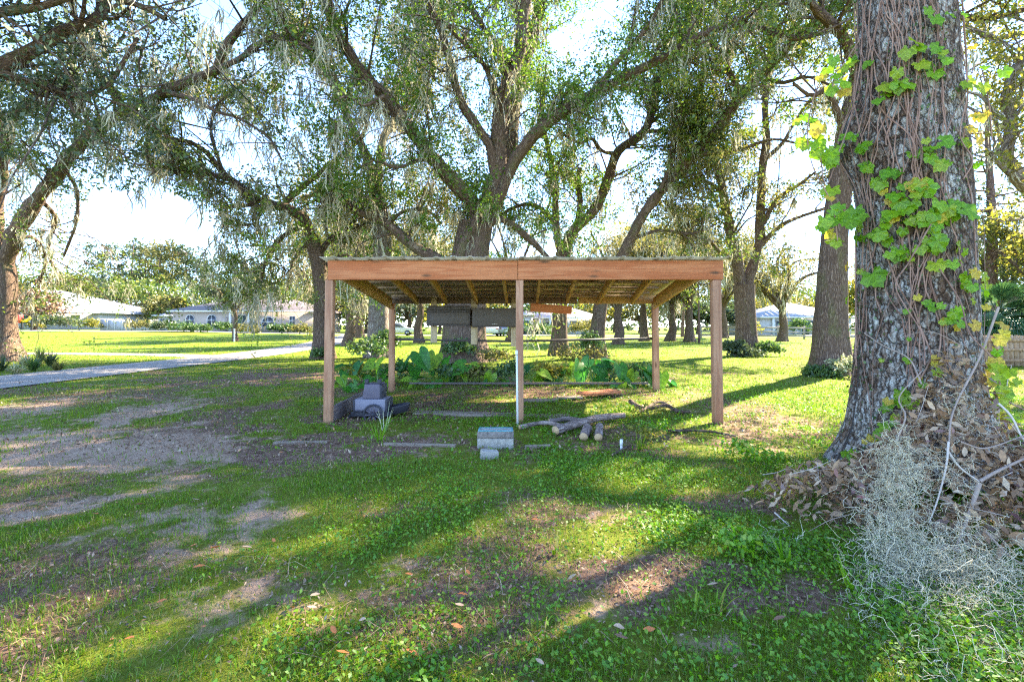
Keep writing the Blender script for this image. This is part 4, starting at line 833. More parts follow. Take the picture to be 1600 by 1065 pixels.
def strap(label, x, y, n, L, leaf, name='strap_leaf_plant', group='strap leaved plants at the left oak', cat='plant', wd=.03):
    r = empty(name, on(x, y), label, cat, group); a = rng.uniform(0, 6.28, n); lean = rng.uniform(.15, 1.0, n); t = np.linspace(0, 1, 6)[None, :, None]
    d = np.stack([np.cos(a), np.sin(a), np.zeros(n)], 1)[:, None]; Lx = rng.uniform(.6, 1.1, n)[:, None, None] * L
    p = Lx * (d * t * lean[:, None, None] * .8 + np.array([0, 0, 1.]) * (t - lean[:, None, None] * .65 * t * t)) + d * .03
    b = np.cross(d, [0, 0, 1.]); wv = wd * np.array([.6, 1, 1, .85, .55, .05])[None, :, None] * .5
    V = np.stack([p - b * wv, p + b * wv], 2).reshape(-1, 3); I = np.arange(n * 12).reshape(n, 6, 2)
    obj('blades', mesh('blades', V, np.stack([I[:, :-1, 0], I[:, :-1, 1], I[:, 1:, 1], I[:, 1:, 0]], -1).reshape(-1, 4), M[leaf]), r); return r
sp = ['pale striped strap leaved clump nearest the trunk foot', 'dark strap leaved clump at the right end of the bed', 'dark green strap leaved clump at the left frame edge', 'strap leaved clump in the middle front of the bed', 'tall dark strap leaved clump behind the pale one', 'low strap leaved clump spilling over the bed front', 'small strap leaved clump in litter at the bed edge']
for (px, py, lf, L), lb in zip([(38, 572, 'pale_leaf', .5), (78, 572, 'dark_leaf', .6), (2, 580, 'dark_leaf', .55), (52, 580, 'shrub_leaf', .5), (62, 566, 'dark_leaf', .65), (25, 585, 'pale_leaf', .4), (90, 580, 'olive_leaf', .35)], sp):
    g = G(px, py); strap(lb, g[0], g[1], 70, L, lf)
# ================================================================== HOUSES, FENCES, CARS
M['stucco_tan'] = plain('stucco_tan', (0.36, 0.29, 0.24), 0.9, 0, 0.06, 1, 0.1); M['stucco_white'] = plain('stucco_white', (0.40, 0.39, 0.39), 0.85, 0, 0.05, 1, 0.05)
M['shingle'] = plain('shingle', (0.125, 0.10, 0.105), 0.9, 0, 0.2, 2.2, 0.3); M['metal_roof'] = plain('metal_roof', (0.26, 0.27, 0.295), 0.6, 0.0, 0.06, .8, 0.05); M['pink_roof'] = plain('pink_roof', (0.42, 0.34, 0.33), 0.6, 0, 0.08, 1, 0.05)
M['trim'] = plain('trim', (0.55, 0.54, 0.52), 0.6, 0, 0.04, 2, 0); M['glass'] = plain('glass', (0.05, 0.06, 0.075), 0.12, 0, 0.2, 1, 0, None, 0.6); M['door'] = plain('door', (0.035, 0.06, 0.06), 0.5, 0, 0.2, 2, 0)
def arch(cx, z0, wd, h, k=9):
    r = wd / 2; s = h - r; return [(cx - r, z0), (cx + r, z0)] + [(cx + r * math.cos(a), z0 + s + r * math.sin(a)) for a in np.linspace(0, math.pi, k)]
def house(label, px0, px1, Y, depth, wall_h, roof_h, wm, rm, wins=(), doors=(), cols=(), overhang=.6, ribs=0, name='house', zbase=None, hipl=None):
    x0, x1 = bx(px0, Y), bx(px1, Y); wd = x1 - x0; cx = (x0 + x1) / 2; z0 = float(hgt(cx, Y)) if zbase is None else zbase
    r = empty(name, (cx, Y, z0), label, 'house', 'houses beyond the lawn')
    MB().box((0, depth / 2, wall_h / 2 - .25), (wd, depth, wall_h + .5)).build('wall', M[wm], r)
    a, b, d0, d1 = -wd / 2 - overhang, wd / 2 + overhang, -overhang, depth + overhang; hl = hipl if hipl is not None else (d1 - d0) / 2; z = wall_h; m = (d0 + d1) / 2
    V = [(a, d0, z), (b, d0, z), (b, d1, z), (a, d1, z), (a, d0, z + .2), (b, d0, z + .2), (b, d1, z + .2), (a, d1, z + .2), (a + hl, m, z + .2 + roof_h), (b - hl, m, z + .2 + roof_h)]
    ro = MB().add(V, [(3, 2, 1, 0), (0, 1, 5, 4), (1, 2, 6, 5), (2, 3, 7, 6), (3, 0, 4, 7), (4, 5, 9, 8), (5, 6, 9), (6, 7, 8, 9), (7, 4, 8)]).build('roof', M[rm], r)
    MB().box((0, d0 - .015, z + .1), (b - a, .03, .2)).build('fascia', M['trim'], ro)
    for j in range(ribs):
        x = a + (j + .5) * (b - a) / ribs; f = min(1, (x - a) / hl, (b - x) / hl)
        MB().beam((x, d0, z + .22), (x, d0 + (m - d0) * f, z + .22 + roof_h * f), .05, .05).build('roof_seam', M[rm], ro)
    for px, zb, ww, hh, ar in wins:
        x = bx(px, Y) - cx; o = arch(x, zb, ww, hh) if ar else [(x - ww / 2, zb), (x + ww / 2, zb), (x + ww / 2, zb + hh), (x - ww / 2, zb + hh)]
        wq = MB().prism(o, -.05, .02).build('window', M['trim'], r); s = .86
        o2 = [(x + (p_[0] - x) * s, zb + hh / 2 + (p_[1] - zb - hh / 2) * s) for p_ in o]; MB().prism(o2, -.065, -.03).build('pane', M['glass'], wq)
        mu = MB().box((x, -.075, zb + hh / 2), (.05, .03, hh * .85)); mu.box((x, -.0755, zb + hh * .5), (ww * .85, .03, .05)); mu.build('muntin', M['trim'], wq)
    for px, ww, hh, mt in doors:
        x = bx(px, Y) - cx; dq = MB().box((x, -.03, hh / 2), (ww, .08, hh)).build('door', M[mt], r); MB().tube([(x + ww * .38, -.08, 1.0), (x + ww * .38, -.13, 1.0)], .04, 8).build('handle', M['trim'], dq)
    for px, off in cols:
        x = bx(px, Y) - cx; MB().box((x, -off, wall_h / 2), (.28, .28, wall_h)).build('column', M['trim'], r)
    return r
house('long tan house with a low purplish hip roof and arched windows', 270, 492, 64 + 3, 10, 2.75, 1.75, 'stucco_tan', 'shingle', [(297, .75, 1.25, 1.7, True), (331, .75, 1.35, 1.7, True), (419, .6, 1.9, 1.6, True), (457, .9, .8, 1.3, False)],
      [(375, 1.5, 2.3, 'door'), (351, .9, 2.1, 'stucco_tan')], [(391, .3), (399, .3), (362, .3)])
house('white house with a long bright metal roof at the far left behind the oak', -170, 155, 74, 16, 2.4, 4.0, 'stucco_white', 'metal_roof', [(40, .8, 1.6, 1.4, False), (80, .8, 1.6, 1.4, False), (118, .8, 1.4, 1.4, False)], [(60, 2.6, 2.2, 'stucco_white')], [(25, .4), (34, .4)], .7, 30, hipl=14.5)
house('white house with a pinkish roof seen through the middle of the shed', 800, 935, 72, 10, 2.5, 2.1, 'stucco_white', 'pink_roof', [(851, .7, 1.5, 1.4, False), (866, .7, 1.2, 1.4, False), (898, .7, 1.5, 1.5, False), (918, .7, 1.2, 1.5, False)], [(835, 1.1, 2.1, 'door')], [(843, .5), (859, .5)], .6, zbase=-.15)
MB_ = house('small arched white porch wing of the house behind the shed', 812, 832, 69, 3.5, 2.9, .8, 'stucco_white', 'pink_roof', [(822, .1, 1.3, 2.3, True)], (), (), .3, name='porch', zbase=-.15)
house('cream house with a white metal hip roof behind the rail fence on the right', 1192, 1330, 70, 11, 2.5, 2.2, 'stucco_white', 'metal_roof', [(1218, .7, 1.2, 1.5, False), (1232, .7, 1.2, 1.5, False), (1270, .7, 1.6, 1.5, False)], [(1258, 1.0, 2.1, 'door')], [(1206, .4), (1240, .4)], .7, 16, zbase=-.1)
house('small white outbuilding roof peeping over the boundary wall', 176, 200, 86, 4, 2.2, .9, 'stucco_white', 'metal_roof', name='outbuilding'); house('white pool cage roof beside the tan house', 247, 262, 78, 4, 2.0, .7, 'stucco_white', 'metal_roof', [(254, .6, .9, 1.1, False)], name='outbuilding')
wl_ = empty('boundary_wall', on(bx(187, 69), 69), 'pale grey boundary wall stepping down right of the white house', 'wall')
for j in range(9):
    x = (bx(157, 69) + (bx(262, 69) - bx(157, 69)) * (j + .5) / 9) - wl_.location.x; wd = (bx(262, 69) - bx(157, 69)) / 9
    h = 1.65 - .09 * j; MB().box((x, 0, h / 2 - .1), (wd - .04, .15, h)).build('panel', M['stucco_white'], wl_)
    MB().box((x + wd / 2, -.02, h / 2 - .05), (.16, .22, h + .12)).build('post', M['trim'], wl_)
# rail fence on the right lawn
M['rail'] = woodmat('rail', (0.22, 0.18, 0.15), (0.38, 0.33, 0.28), axis=0)
rf = empty('rail_fence', on(24, 46), 'weathered three rail timber fence across the back of the right lawn', 'fence')
xs_ = np.arange(bx(1095, 46), bx(1400, 46), 2.44)
for j, x in enumerate(xs_):
    z = float(hgt(x, 46)) - rf.location.z; MB().box((x - 24, 0, z + .6), (.14, .14, 1.3), taper=.95).build('post', M['rail'], rf)
    if j < len(xs_) - 1:
        for q, hz in enumerate((.28, .66, 1.05)): MB().beam((x - 24 + .0, -.09, z + hz), (xs_[j + 1] - 24, -.09, float(hgt(xs_[j + 1], 46)) - rf.location.z + hz + rng.uniform(-.03, .03)), .04, .14).build('rail', M['rail'], rf)
# board fence at the right edge
M['fence_board'] = woodmat('fence_board', (0.25, 0.16, 0.09), (0.42, 0.30, 0.19), axis=2, wear=.15)
Yf = 14.2; xa, xb = bx(1535, Yf), bx(1790, Yf); bf = empty('board_fence', on(xa, Yf), 'brown upright board fence at the right edge', 'fence'); n = int((xb - xa) / .15)
zt = 1.18 + (HOR - 523) / F * Yf
for j in range(n):
    x = (j + .5) * .15; h = zt + rng.uniform(-.012, .012); MB().prism([(x - .069, -.05), (x + .069, -.05), (x + .069, h - .03), (x + .04, h), (x - .04, h), (x - .069, h - .03)], -.01 + .004 * (j % 2), .01 + .004 * (j % 2)).build('board', M['fence_board'], bf)
for z in (.2, zt * .55, zt - .15): MB().box(((xb - xa) / 2, -.036, z), (xb - xa, .045, .085)).build('rail', M['fence_board'], bf)
for x in np.arange(.3, xb - xa, 2.4): MB().box((x, -.1, zt / 2), (.09, .08, zt + .08)).build('post', M['fence_board'], bf)
tag(MB().box(((xb + xa) / 2, Yf - 1.3, .02), (xb - xa, .1, .1)).build('timber_edging', M['old_wood'], None, bevel=.01), 'low dark timber edging lying in the grass before the board fence', 'edging')
# cars
M['car_white'] = plain('car_white', (0.62, 0.62, 0.66), 0.25, 0.1, 0.03, 1, 0, None, 0.6); M['car_blue'] = plain('car_blue', (0.20, 0.23, 0.33), 0.25, 0.3, 0.05, 1, 0, None, 0.6); M['tyre'] = plain('tyre', (0.02, 0.02, 0.022), 0.85); M['rim'] = plain('rim', (0.4, 0.4, 0.42), 0.3, 0.8, .1); M['tail'] = plain('tail', (0.35, 0.02, 0.02), 0.3, 0, .1); M['plate'] = plain('plate', (0.7, 0.7, 0.68), 0.5, 0, .05)
def car(label, px, Y, rz, paint):
    r = empty('parked_car', (bx(px, Y), Y, float(hgt(bx(px, Y), Y)) + .03), label, 'car', 'cars parked before the house behind the shed', RAD(rz))
    prof = [(-2.2, .35), (2.15, .35), (2.25, .6), (2.2, .85), (1.2, .98), (.55, 1.5), (-1.4, 1.55), (-2.05, 1.05), (-2.25, .95)]
    MB().prism(prof, -.88, .88).build('body', M[paint], r, bevel=.07)
    for s in (-1, 1): MB().prism([(1.02, 1.0), (.48, 1.42), (-1.3, 1.46), (-1.8, 1.04)], .872 * s, .892 * s).build('side_window', M['glass'], r)
    MB().beam((-2.0, -.0, 1.12), (-1.46, 0, 1.5), 1.5, .03, (1, 0, -1)).build('rear_window', M['glass'], r); MB().beam((1.22, 0, 1.03), (.6, 0, 1.46), 1.5, .03, (1, 0, 1)).build('windscreen', M['glass'], r)
    for x in (-1.4, 1.4):
        for s in (-1, 1):
            wq = MB().tube([(x, .72 * s, .33), (x, .91 * s, .33)], .33, 20).build('wheel', M['tyre'], r); MB().tube([(x, .90 * s, .33), (x, .925 * s, .33)], .2, 12).build('rim', M['rim'], wq)
    for s in (-1, 1): MB().box((-2.2, .7 * s, .88), (.1, .26, .16)).build('tail_light', M['tail'], r, bevel=.02); MB().box((2.2, .66 * s, .74), (.1, .3, .14)).build('headlight', M['trim'], r, bevel=.02)
    MB().box((-2.255, 0, .62), (.03, .4, .15)).build('number_plate', M['plate'], r)
    return r
car('pale saloon car parked behind the great trunk, left of the two by the middle post', 766, 58, 95, 'car_white'); car('bluish car parked just left of the middle post', 795, 58, 84, 'car_blue'); car('white car on the road seen between the left shed posts', 620, 60, 4, 'car_white')
# red and yellow panel on two posts by the far left oak
pp = empty('play_panel', on(bx(30, 47), 47), 'red and yellow play panel on two dark posts beside the far left oak', 'play panel')
q = 47 / F
M['red'] = plain('red', (0.55, 0.035, 0.025), 0.5, 0, .1); M['yellow'] = plain('yellow', (0.75, 0.5, 0.03), 0.5, 0, .1)
zz0 = lambda py: CH + (HOR - py) * q - pp.location.z
MB().box((-1.5 * q, 0, zz0(498)), (9 * q, .5, 13 * q)).build('red_box', M['red'], pp, bevel=.06)
MB().tube([(-11 * q, .0, zz0(499)), (-11 * q, .25, zz0(499))], 5 * q, 20).build('yellow_disc', M['yellow'], pp)
MB().tube([(3 * q, .05, zz0(501)), (10 * q, .05, zz0(501)), (15 * q, .05, zz0(498)), (17 * q, .05, zz0(495))], 2.4 * q, 12).build('yellow_arm', M['yellow'], pp, smooth=True)
for px in (33, 48): MB().box(((px - 30) * q, .1, zz0(504) ), (1.8 * q, .12, 24 * q if px > 40 else 17 * q)).build('post', M['tyre'], pp, bevel=.02)
st = empty('survey_stake', on(bx(366.5, 34.5), 34.5), 'pale stake standing in the grass before the slim dark oak', 'stake'); MB().box((0, 0, .45), (.09, .05, 1.0), taper=.9).build('shaft', M['pvc'], st, bevel=.01); MB().box((0, -.03, .9), (.1, .01, .1)).build('cap', M['trim'], st)
# overhead service cables
def cable(label, pts, r):
    w_ = crom([P(*p_) for p_ in pts], 40); V, Fq, uv = tubes(w_[None], np.full((1, 40), r), 6); tag(obj('overhead_cable', mesh('overhead_cable', V, Fq, M['tyre'], True)), label, 'cable', 'service cables')
cable('thicker black service cable running down from the top left to the left oak', [(215, -25, 7.0), (335, 103, 9.0), (420, 190, 11), (500, 270, 13.5), (560, 330, 17)], .012)
cable('thin black service cable crossing below the thicker one', [(330, 95, 9.5), (380, 170, 11), (440, 235, 13), (480, 275, 15), (545, 345, 20)], .008)
# fan palm behind the board fence
M['palm'] = leafmat('palm', [(0, (0.03, 0.085, 0.03)), (0.6, (0.06, 0.14, 0.04)), (1, (0.13, 0.2, 0.05))], .3, .08, .35)
def palm(label, px, Y, n, ztop, size):
    x = bx(px, Y); r = empty('fan_palm', on(x, Y), label, 'palm', 'palms behind the board fence'); hh = ztop * .5
    V, Fq, uv = tubes(np.array([[(0, 0, -.1), (.03, 0, hh * .5), (0, 0, hh)]]), np.array([[.16, .13, .12]]), 10); obj('trunk', mesh('trunk', V, Fq, M['bark_oak'], True, uv), r)
    for j in range(n):
        a = rng.uniform(0, 6.28); el = rng.uniform(-.5, 1.25); L = size * rng.uniform(.75, 1.1); d = np.array([math.cos(a) * math.cos(el), math.sin(a) * math.cos(el), math.sin(el)]); b = norm(np.cross(d, [0, 0, 1.])); u = np.cross(b, d)
        s = np.array([0, 0, hh]); e = s + d * L * .55; mb = MB().tube([s, (s + e) / 2 + [0, 0, .05], e], .012, 4); m = 22
        for q_ in range(m):
            t_ = -1.5 + 3.0 * q_ / (m - 1); dd = norm(d * math.cos(t_) + b * math.sin(t_)); le = L * .62 * (1 - .18 * abs(t_)); p0 = e; p1 = e + dd * le * .55 + u * .03; p2 = e + dd * le - np.array([0, 0, .30 * le]); sd_ = np.cross(dd, u) * .026
            mb.add([p0 - sd_ * .3, p0 + sd_ * .3, p1 + sd_, p1 - sd_, p2], [(0, 1, 2, 3), (3, 2, 4)])
        mb.build('frond', M['palm'], r)
palm('large fan palm with drooping dark green fronds behind the board fence', 1560, 16.2, 46, 2.9, 1.35); palm('second fan palm cut by the right edge of the photo', 1630, 16.8, 34, 2.6, 1.3); palm('low fan palm whose fronds hang over the fence top', 1540, 15.4, 22, 1.7, .9)
# ================================================================== THE VINE COVERED TRUNK
AC = np.array([3.30, 4.0]); zA = np.linspace(-.12, 7.2, 230); kA = 120; th = np.linspace(0, 2 * np.pi, kA, endpoint=False)
def a_cx(z): return 3.29 + .05 * sstep(1.0, 0, z) + .02 * np.sin(z * 1.3) - .03 * sstep(3, 7, z)
def a_r(z): return np.interp(z, [-.12, .0, .15, .35, .7, 1.2, 1.8, 2.6, 3.4, 4.5, 7.2], [.67, .60, .54, .475, .43, .395, .385, .365, .335, .31, .27])
def a_rad(t, z):
    r = a_r(z) * (1 + .13 * np.exp(-np.maximum(z, 0) / .35) * np.cos(5 * t + .6) + .03 * np.cos(3 * t + z * .6))
    k = np.exp(-((z - 2.72) / .30) ** 2) * np.exp(-((((t - 2.8 + np.pi) % (2 * np.pi)) - np.pi) / .55) ** 2); r = r + .13 * k      # knot on the left
    return r
TT, ZZ = np.meshgrid(th, zA); r0 = a_rad(TT, ZZ)
ux = TT * .42; 
r1 = r0 + .035 * (fbm(np.cos(TT) * 2.5, np.sin(TT) * 2.5, ZZ * 1.2, s=61, o=4) - .5) + .022 * (fbm(np.cos(TT) * 9, np.sin(TT) * 9, ZZ * 3.5, s=62, o=4) - .5)
r1 = r1 + .07 * np.exp(-np.maximum(ZZ, 0) / .3) * (np.maximum(0, np.cos(4 * TT + 1.0)) ** 2)
aV = np.stack([a_cx(ZZ) + r1 * np.cos(TT), AC[1] + r1 * np.sin(TT), ZZ], -1).reshape(-1, 3)
ii = np.arange(aV.shape[0]).reshape(len(zA), kA); aF = np.stack([ii[:-1], np.roll(ii[:-1], -1, 1), np.roll(ii[1:], -1, 1), ii[1:]], -1).reshape(-1, 4)
t = NT('bark_plates'); uvc = t.n('ShaderNodeTexCoord').outputs['UV']; co = t.obj_co()
w1 = t.noise(uvc, 7.0, 4, .6); w2 = t.noise(uvc, 34.0, 3, .6)
def vadd(a_, b_):
    v_ = t.n('ShaderNodeVectorMath', operation='ADD'); t.set(v_, 0, a_); t.set(v_, 1, b_); return v_.outputs[0]
pv = vadd(vadd(t.scaled(uvc, (21, 9.5, 1)), t.scaled(w1.outputs['Color'], (2.4, 2.0, 0))), t.scaled(w2.outputs['Color'], (.7, .6, 0)))
ve = t.n('ShaderNodeTexVoronoi', {'Vector': pv, 'Scale': 1.0}, feature='DISTANCE_TO_EDGE'); vc = t.n('ShaderNodeTexVoronoi', {'Vector': pv, 'Scale': 1.0})
ps = vadd(t.scaled(uvc, (52, 30, 1)), t.scaled(w2.outputs['Color'], (1.6, 1.6, 0))); vs2 = t.n('ShaderNodeTexVoronoi', {'Vector': ps, 'Scale': 1.0}, feature='DISTANCE_TO_EDGE'); vc2 = t.n('ShaderNodeTexVoronoi', {'Vector': ps, 'Scale': 1.0})
fine = t.noise(uvc, 70, 6, .7); reg = t.noise(t.scaled(uvc, (1.7, .9, 1)), 1.0, 6, .62)
e1 = t.ramp(ve.outputs['Distance'], [(.0, (0, 0, 0)), (.17, (1, 1, 1))]).outputs[0]; e2_ = t.ramp(vs2.outputs['Distance'], [(.0, (0, 0, 0)), (.16, (1, 1, 1))]).outputs[0]
rel = t.math('MULTIPLY', e1, t.math('ADD', t.math('MULTIPLY', e2_, .35), .65)); hh = t.math('ADD', t.math('MULTIPLY', rel, .75), t.math('MULTIPLY', fine.outputs[0], .4))
cell = t.math('ADD', t.math('MULTIPLY', t.n('ShaderNodeSeparateColor', {0: vc2.outputs['Color']}).outputs[0], .30), t.math('ADD', t.math('MULTIPLY', reg.outputs[0], 1.0), t.math('MULTIPLY', t.n('ShaderNodeSeparateColor', {0: vc.outputs['Color']}).outputs[0], .22)))
pc = t.ramp(cell, [(.50, (.14, .078, .05)), (.68, (.22, .15, .11)), (.82, (.36, .305, .26)), (.98, (.60, .57, .52))]).outputs[0]
c = t.mix(t.ramp(hh, [(.18, (1, 1, 1)), (.62, (0, 0, 0))]).outputs[0], pc, (.022, .013, .009)); c = t.mix(t.math('MULTIPLY', t.ramp(fine.outputs[0], [(.35, (1, 1, 1)), (.55, (0, 0, 0))]).outputs[0], .45), c, (.06, .038, .027))
gm = t.noise(co, 7.5, 5, .7); c = t.mix(t.math('MULTIPLY', t.ramp(gm.outputs[0], [(.6, (0, 0, 0)), (.7, (1, 1, 1))]).outputs[0], .3), c, (.06, .10, .03))
p = t.n('ShaderNodeBsdfPrincipled', {'Base Color': c, 'Roughness': .93, 'Specular IOR Level': .12}); t.set(p, 'Normal', t.n('ShaderNodeBump', {'Height': hh, 'Strength': 1.0, 'Distance': .035}).outputs[0]); M['bark_plates'] = t.done(p)
aUV = np.stack([np.where(TT > np.pi * .9, TT - 2 * np.pi, TT) * .40, ZZ], -1).reshape(-1, 2)
A0 = np.array([3.34, 4.0, 0.0]); ta = empty('oak_tree', A0, 'huge near oak trunk wrapped in vines with leaves, right of the shed', 'tree', 'live oaks on the lawn')
obj('trunk', mesh('trunk', aV - A0, aF, M['bark_plates'], True, aUV), ta)
def alimb(pts, r0, r1): q = crom(pts, 30); return np.column_stack([q, np.linspace(r0, r1, 30)])
top = (3.26, 4.0, 6.9)
AL = [alimb([top, (2.2, 5.0, 8.3), (.2, 6.6, 9.6), (-2.5, 8.5, 10.2)], .2, .05), alimb([top, (4.6, 5.2, 8.2), (7.0, 7.2, 9.2), (9.5, 8.5, 9.4)], .2, .05), alimb([top, (4.6, 3.0, 8.6), (7.0, 1.6, 9.6)], .18, .05), alimb([top, (2.4, 2.8, 8.4), (.6, 1.0, 9.4), (-2, -.6, 9.8)], .18, .05), alimb([top, (3.6, 5.4, 8.8), (4.0, 8.0, 10.2), (4.4, 10.6, 10.6)], .18, .05),
      alimb([(3.27, 4, 5.6), (4.2, 5.2, 6.4), (5.8, 7.0, 6.9), (8.2, 9.0, 6.6)], .12, .04)]
for lb in AL:
    V, Fq, uv = tubes(lb[None, :, :3], lb[None, :, 3], 12); obj('limb', mesh('limb', V - A0, Fq, M['bark_grey'], True, uv), ta)
br = spawn([AL[0], AL[4]], 12, (.9, 2.4), .25, .6, .25); q, T = along(br, 8, .25, 1); tw = sprout(q[:, :3], T, q[:, 3], (.3, .8), .1, .9, 5, .6, .3); tw = tw[keep(tw[:, -1, :3])]
Vs, Fs, o = [], [], 0
for B, kk in ((br[:, [0, 2, 4, 7]], 5), (tw[:, [0, 2, 4]], 3)):
    V, Fq, uv = tubes(B[:, :, :3], B[:, :, 3], kk); Vs.append(V); Fs.append(Fq + o); o += len(V)
obj('branches', mesh('branches', np.concatenate(Vs) - A0, np.concatenate(Fs), M['bark_grey'], True), ta)['kind'] = 'stuff'
q, _ = along(tw, 24, .2, 1.1); q = q[:, :3] + rng.normal(size=(len(q), 3)) * .06; q = q[keep(q)]; V, Fq = leaf_quads(q, .075, .5, .2); obj('crown', mesh('crown', V - A0, Fq, M['oak_leaf']), ta)
# ---------------------------------------------------------------- vines on the trunk
M['vine_stem'] = woodmat('vine_stem', (.16, .085, .06), (.34, .21, .155), axis=2)
def on_trunk(a, z, off=0.012): r = a_rad(np.asarray(a), np.asarray(z)) + .022 + off; return np.stack([a_cx(z) + r * np.cos(a), AC[1] + r * np.sin(a), z], -1)
ST = np.column_stack
vine = empty('grape_vine', A0 + [0, -.5, 0], 'tangle of reddish vine stems and lobed grape leaves climbing the near oak', 'vine'); v0 = np.array(vine.location)
AF = -2.26                                     # angle on the trunk that faces the camera
for j in range(42):
    a0 = AF + rng.normal(-.25, .42) if j < 34 else AF + rng.uniform(-1.5, 1.5); z0 = rng.uniform(.1, 1.6) if j % 3 else rng.uniform(1.6, 2.8); z1 = rng.uniform(3.6, 5.6); n = 34; u = np.linspace(0, 1, n); z = z0 + (z1 - z0) * u
    a = a0 + .55 * (fbm(z * .9 + j * 9, np.full(n, j * 3.1), s=71, o=4) - .5) * 2.6 + .14 * np.sin(z * 1.1 + j); pth = on_trunk(a, z, rng.uniform(-.004, .022)); r = rng.uniform(.002, .0065)
    V, Fq, uv = tubes(pth[None], np.full((1, n), r) * (1 - .4 * u), 6); obj('stem', mesh('stem', V - v0, Fq, M['vine_stem'], True), vine)
for pts in ([(1345, 95, 3.9), (1330, 180, 3.85), (1310, 240, 3.8), (1290, 290, 3.75), (1280, 230, 3.8), (1270, 190, 3.8)], [(1345, 60, 3.9), (1310, 110, 3.8), (1280, 130, 3.75), (1262, 200, 3.7), (1270, 260, 3.7), (1300, 320, 3.7), (1310, 385, 3.7)], [(1500, 60, 3.7), (1512, 140, 3.6), (1500, 210, 3.6), (1520, 250, 3.55), (1505, 280, 3.55)],
            [(1468, 420, 3.35), (1500, 470, 3.3), (1515, 520, 3.25), (1550, 560, 3.2), (1570, 620, 3.2), (1600, 640, 3.2)], [(1430, 640, 3.2), (1400, 690, 3.15), (1360, 700, 3.3), (1320, 740, 3.4)], [(1336, 380, 3.7), (1337, 470, 3.72), (1336, 560, 3.7)], [(1510, 130, 3.7), (1530, 100, 3.9), (1545, 160, 3.9), (1550, 220, 3.9)], [(1455, 350, 3.3), (1420, 410, 3.35), (1400, 450, 3.4), (1440, 520, 3.3), (1445, 570, 3.25)]):
    w_ = crom([P(*p_) for p_ in pts], 36); V, Fq, uv = tubes(w_[None], np.full((1, 36), .0045), 5); obj('stem', mesh('stem', V - v0, Fq, M['vine_stem'], True), vine)
def grape(seed):
    r_ = np.random.default_rng(seed); n = 22; a = np.linspace(-math.pi * .86, math.pi * .86, n); lob = .72 + .20 * np.cos(a * 2.5) ** 2 + .1 * np.cos(a); tooth = np.where(np.arange(n) % 2 == 0, 1.06, .93); r = lob * tooth * .56
    x = r * np.sin(a); y = r * np.cos(a) + .1; z = -.45 * (x ** 2 + y ** 2) + .22 * np.abs(x) + .06 * np.sin(a * 5) + r_.normal(size=n) * .022
    V = np.vstack([[0, 0, 0], np.column_stack([x * .45, y * .45, z * .3 + .01]), np.column_stack([x, y, z])]); Fc = []
    for i in range(n - 1): Fc += [(0, 1 + i + 1, 1 + i), (1 + i, 1 + i + 1, n + 2 + i, n + 1 + i)]
    return V, Fc
def vleafmat(nm, c1, c2): 
    t = NT(nm); oi = t.n('ShaderNodeObjectInfo').outputs['Random']; co = t.obj_co(); nn = t.noise(co, 3.5, 5, .6); c = t.mix(oi, c1, c2); c = t.mix(t.ramp(nn.outputs[0], [(.45, (0, 0, 0)), (.7, (1, 1, 1))]).outputs[0], c, tuple(x * .7 for x in c1))
    sx = t.n('ShaderNodeSeparateXYZ', {0: co}); ax = t.math('ABSOLUTE', sx.outputs[0]); vein = t.n('ShaderNodeMath', {0: t.math('MULTIPLY', t.math('SUBTRACT', sx.outputs[1], t.math('MULTIPLY', ax, .75)), 22.0)}, operation='SINE').outputs[0]
    c = t.mix(t.ramp(vein, [(.86, (0, 0, 0)), (1.0, (.5, .5, .5))]).outputs[0], c, tuple(min(1, x * 1.9 + .03) for x in c1))
    d = t.n('ShaderNodeBsdfDiffuse', {'Color': c}); tr = t.n('ShaderNodeBsdfTranslucent', {'Color': c}); m = t.n('ShaderNodeMixShader', {0: .58, 1: d, 2: tr}); g = t.n('ShaderNodeBsdfGlossy', {'Roughness': .42, 'Color': (1, 1, 1)}); m2 = t.n('ShaderNodeMixShader', {0: .02, 1: m, 2: g}); return t.done(m2)
M['grape'] = vleafmat('grape', (.14, .32, .006), (.27, .44, .01)); M['grape_yellow'] = vleafmat('grape_yellow', (.56, .46, .03), (.60, .38, .05)); M['grape_lime'] = vleafmat('grape_lime', (.25, .38, .012), (.36, .43, .02))
GM = {(k_, s_): mesh('grape_leaf', *grape(s_), M[k_], True) for k_ in ('grape', 'grape_yellow', 'grape_lime') for s_ in range(4)}
def facing(o, pos, nrm, spin, size):
    z = Vector(nrm).normalized(); dn = Vector((math.sin(spin), 0, -math.cos(spin))); y = (dn - z * dn.dot(z)).normalized(); x = y.cross(z)
    o.matrix_local = Matrix.Translation(pos) @ Matrix((x, y, z)).transposed().to_4x4() @ Matrix.Scale(size, 4)
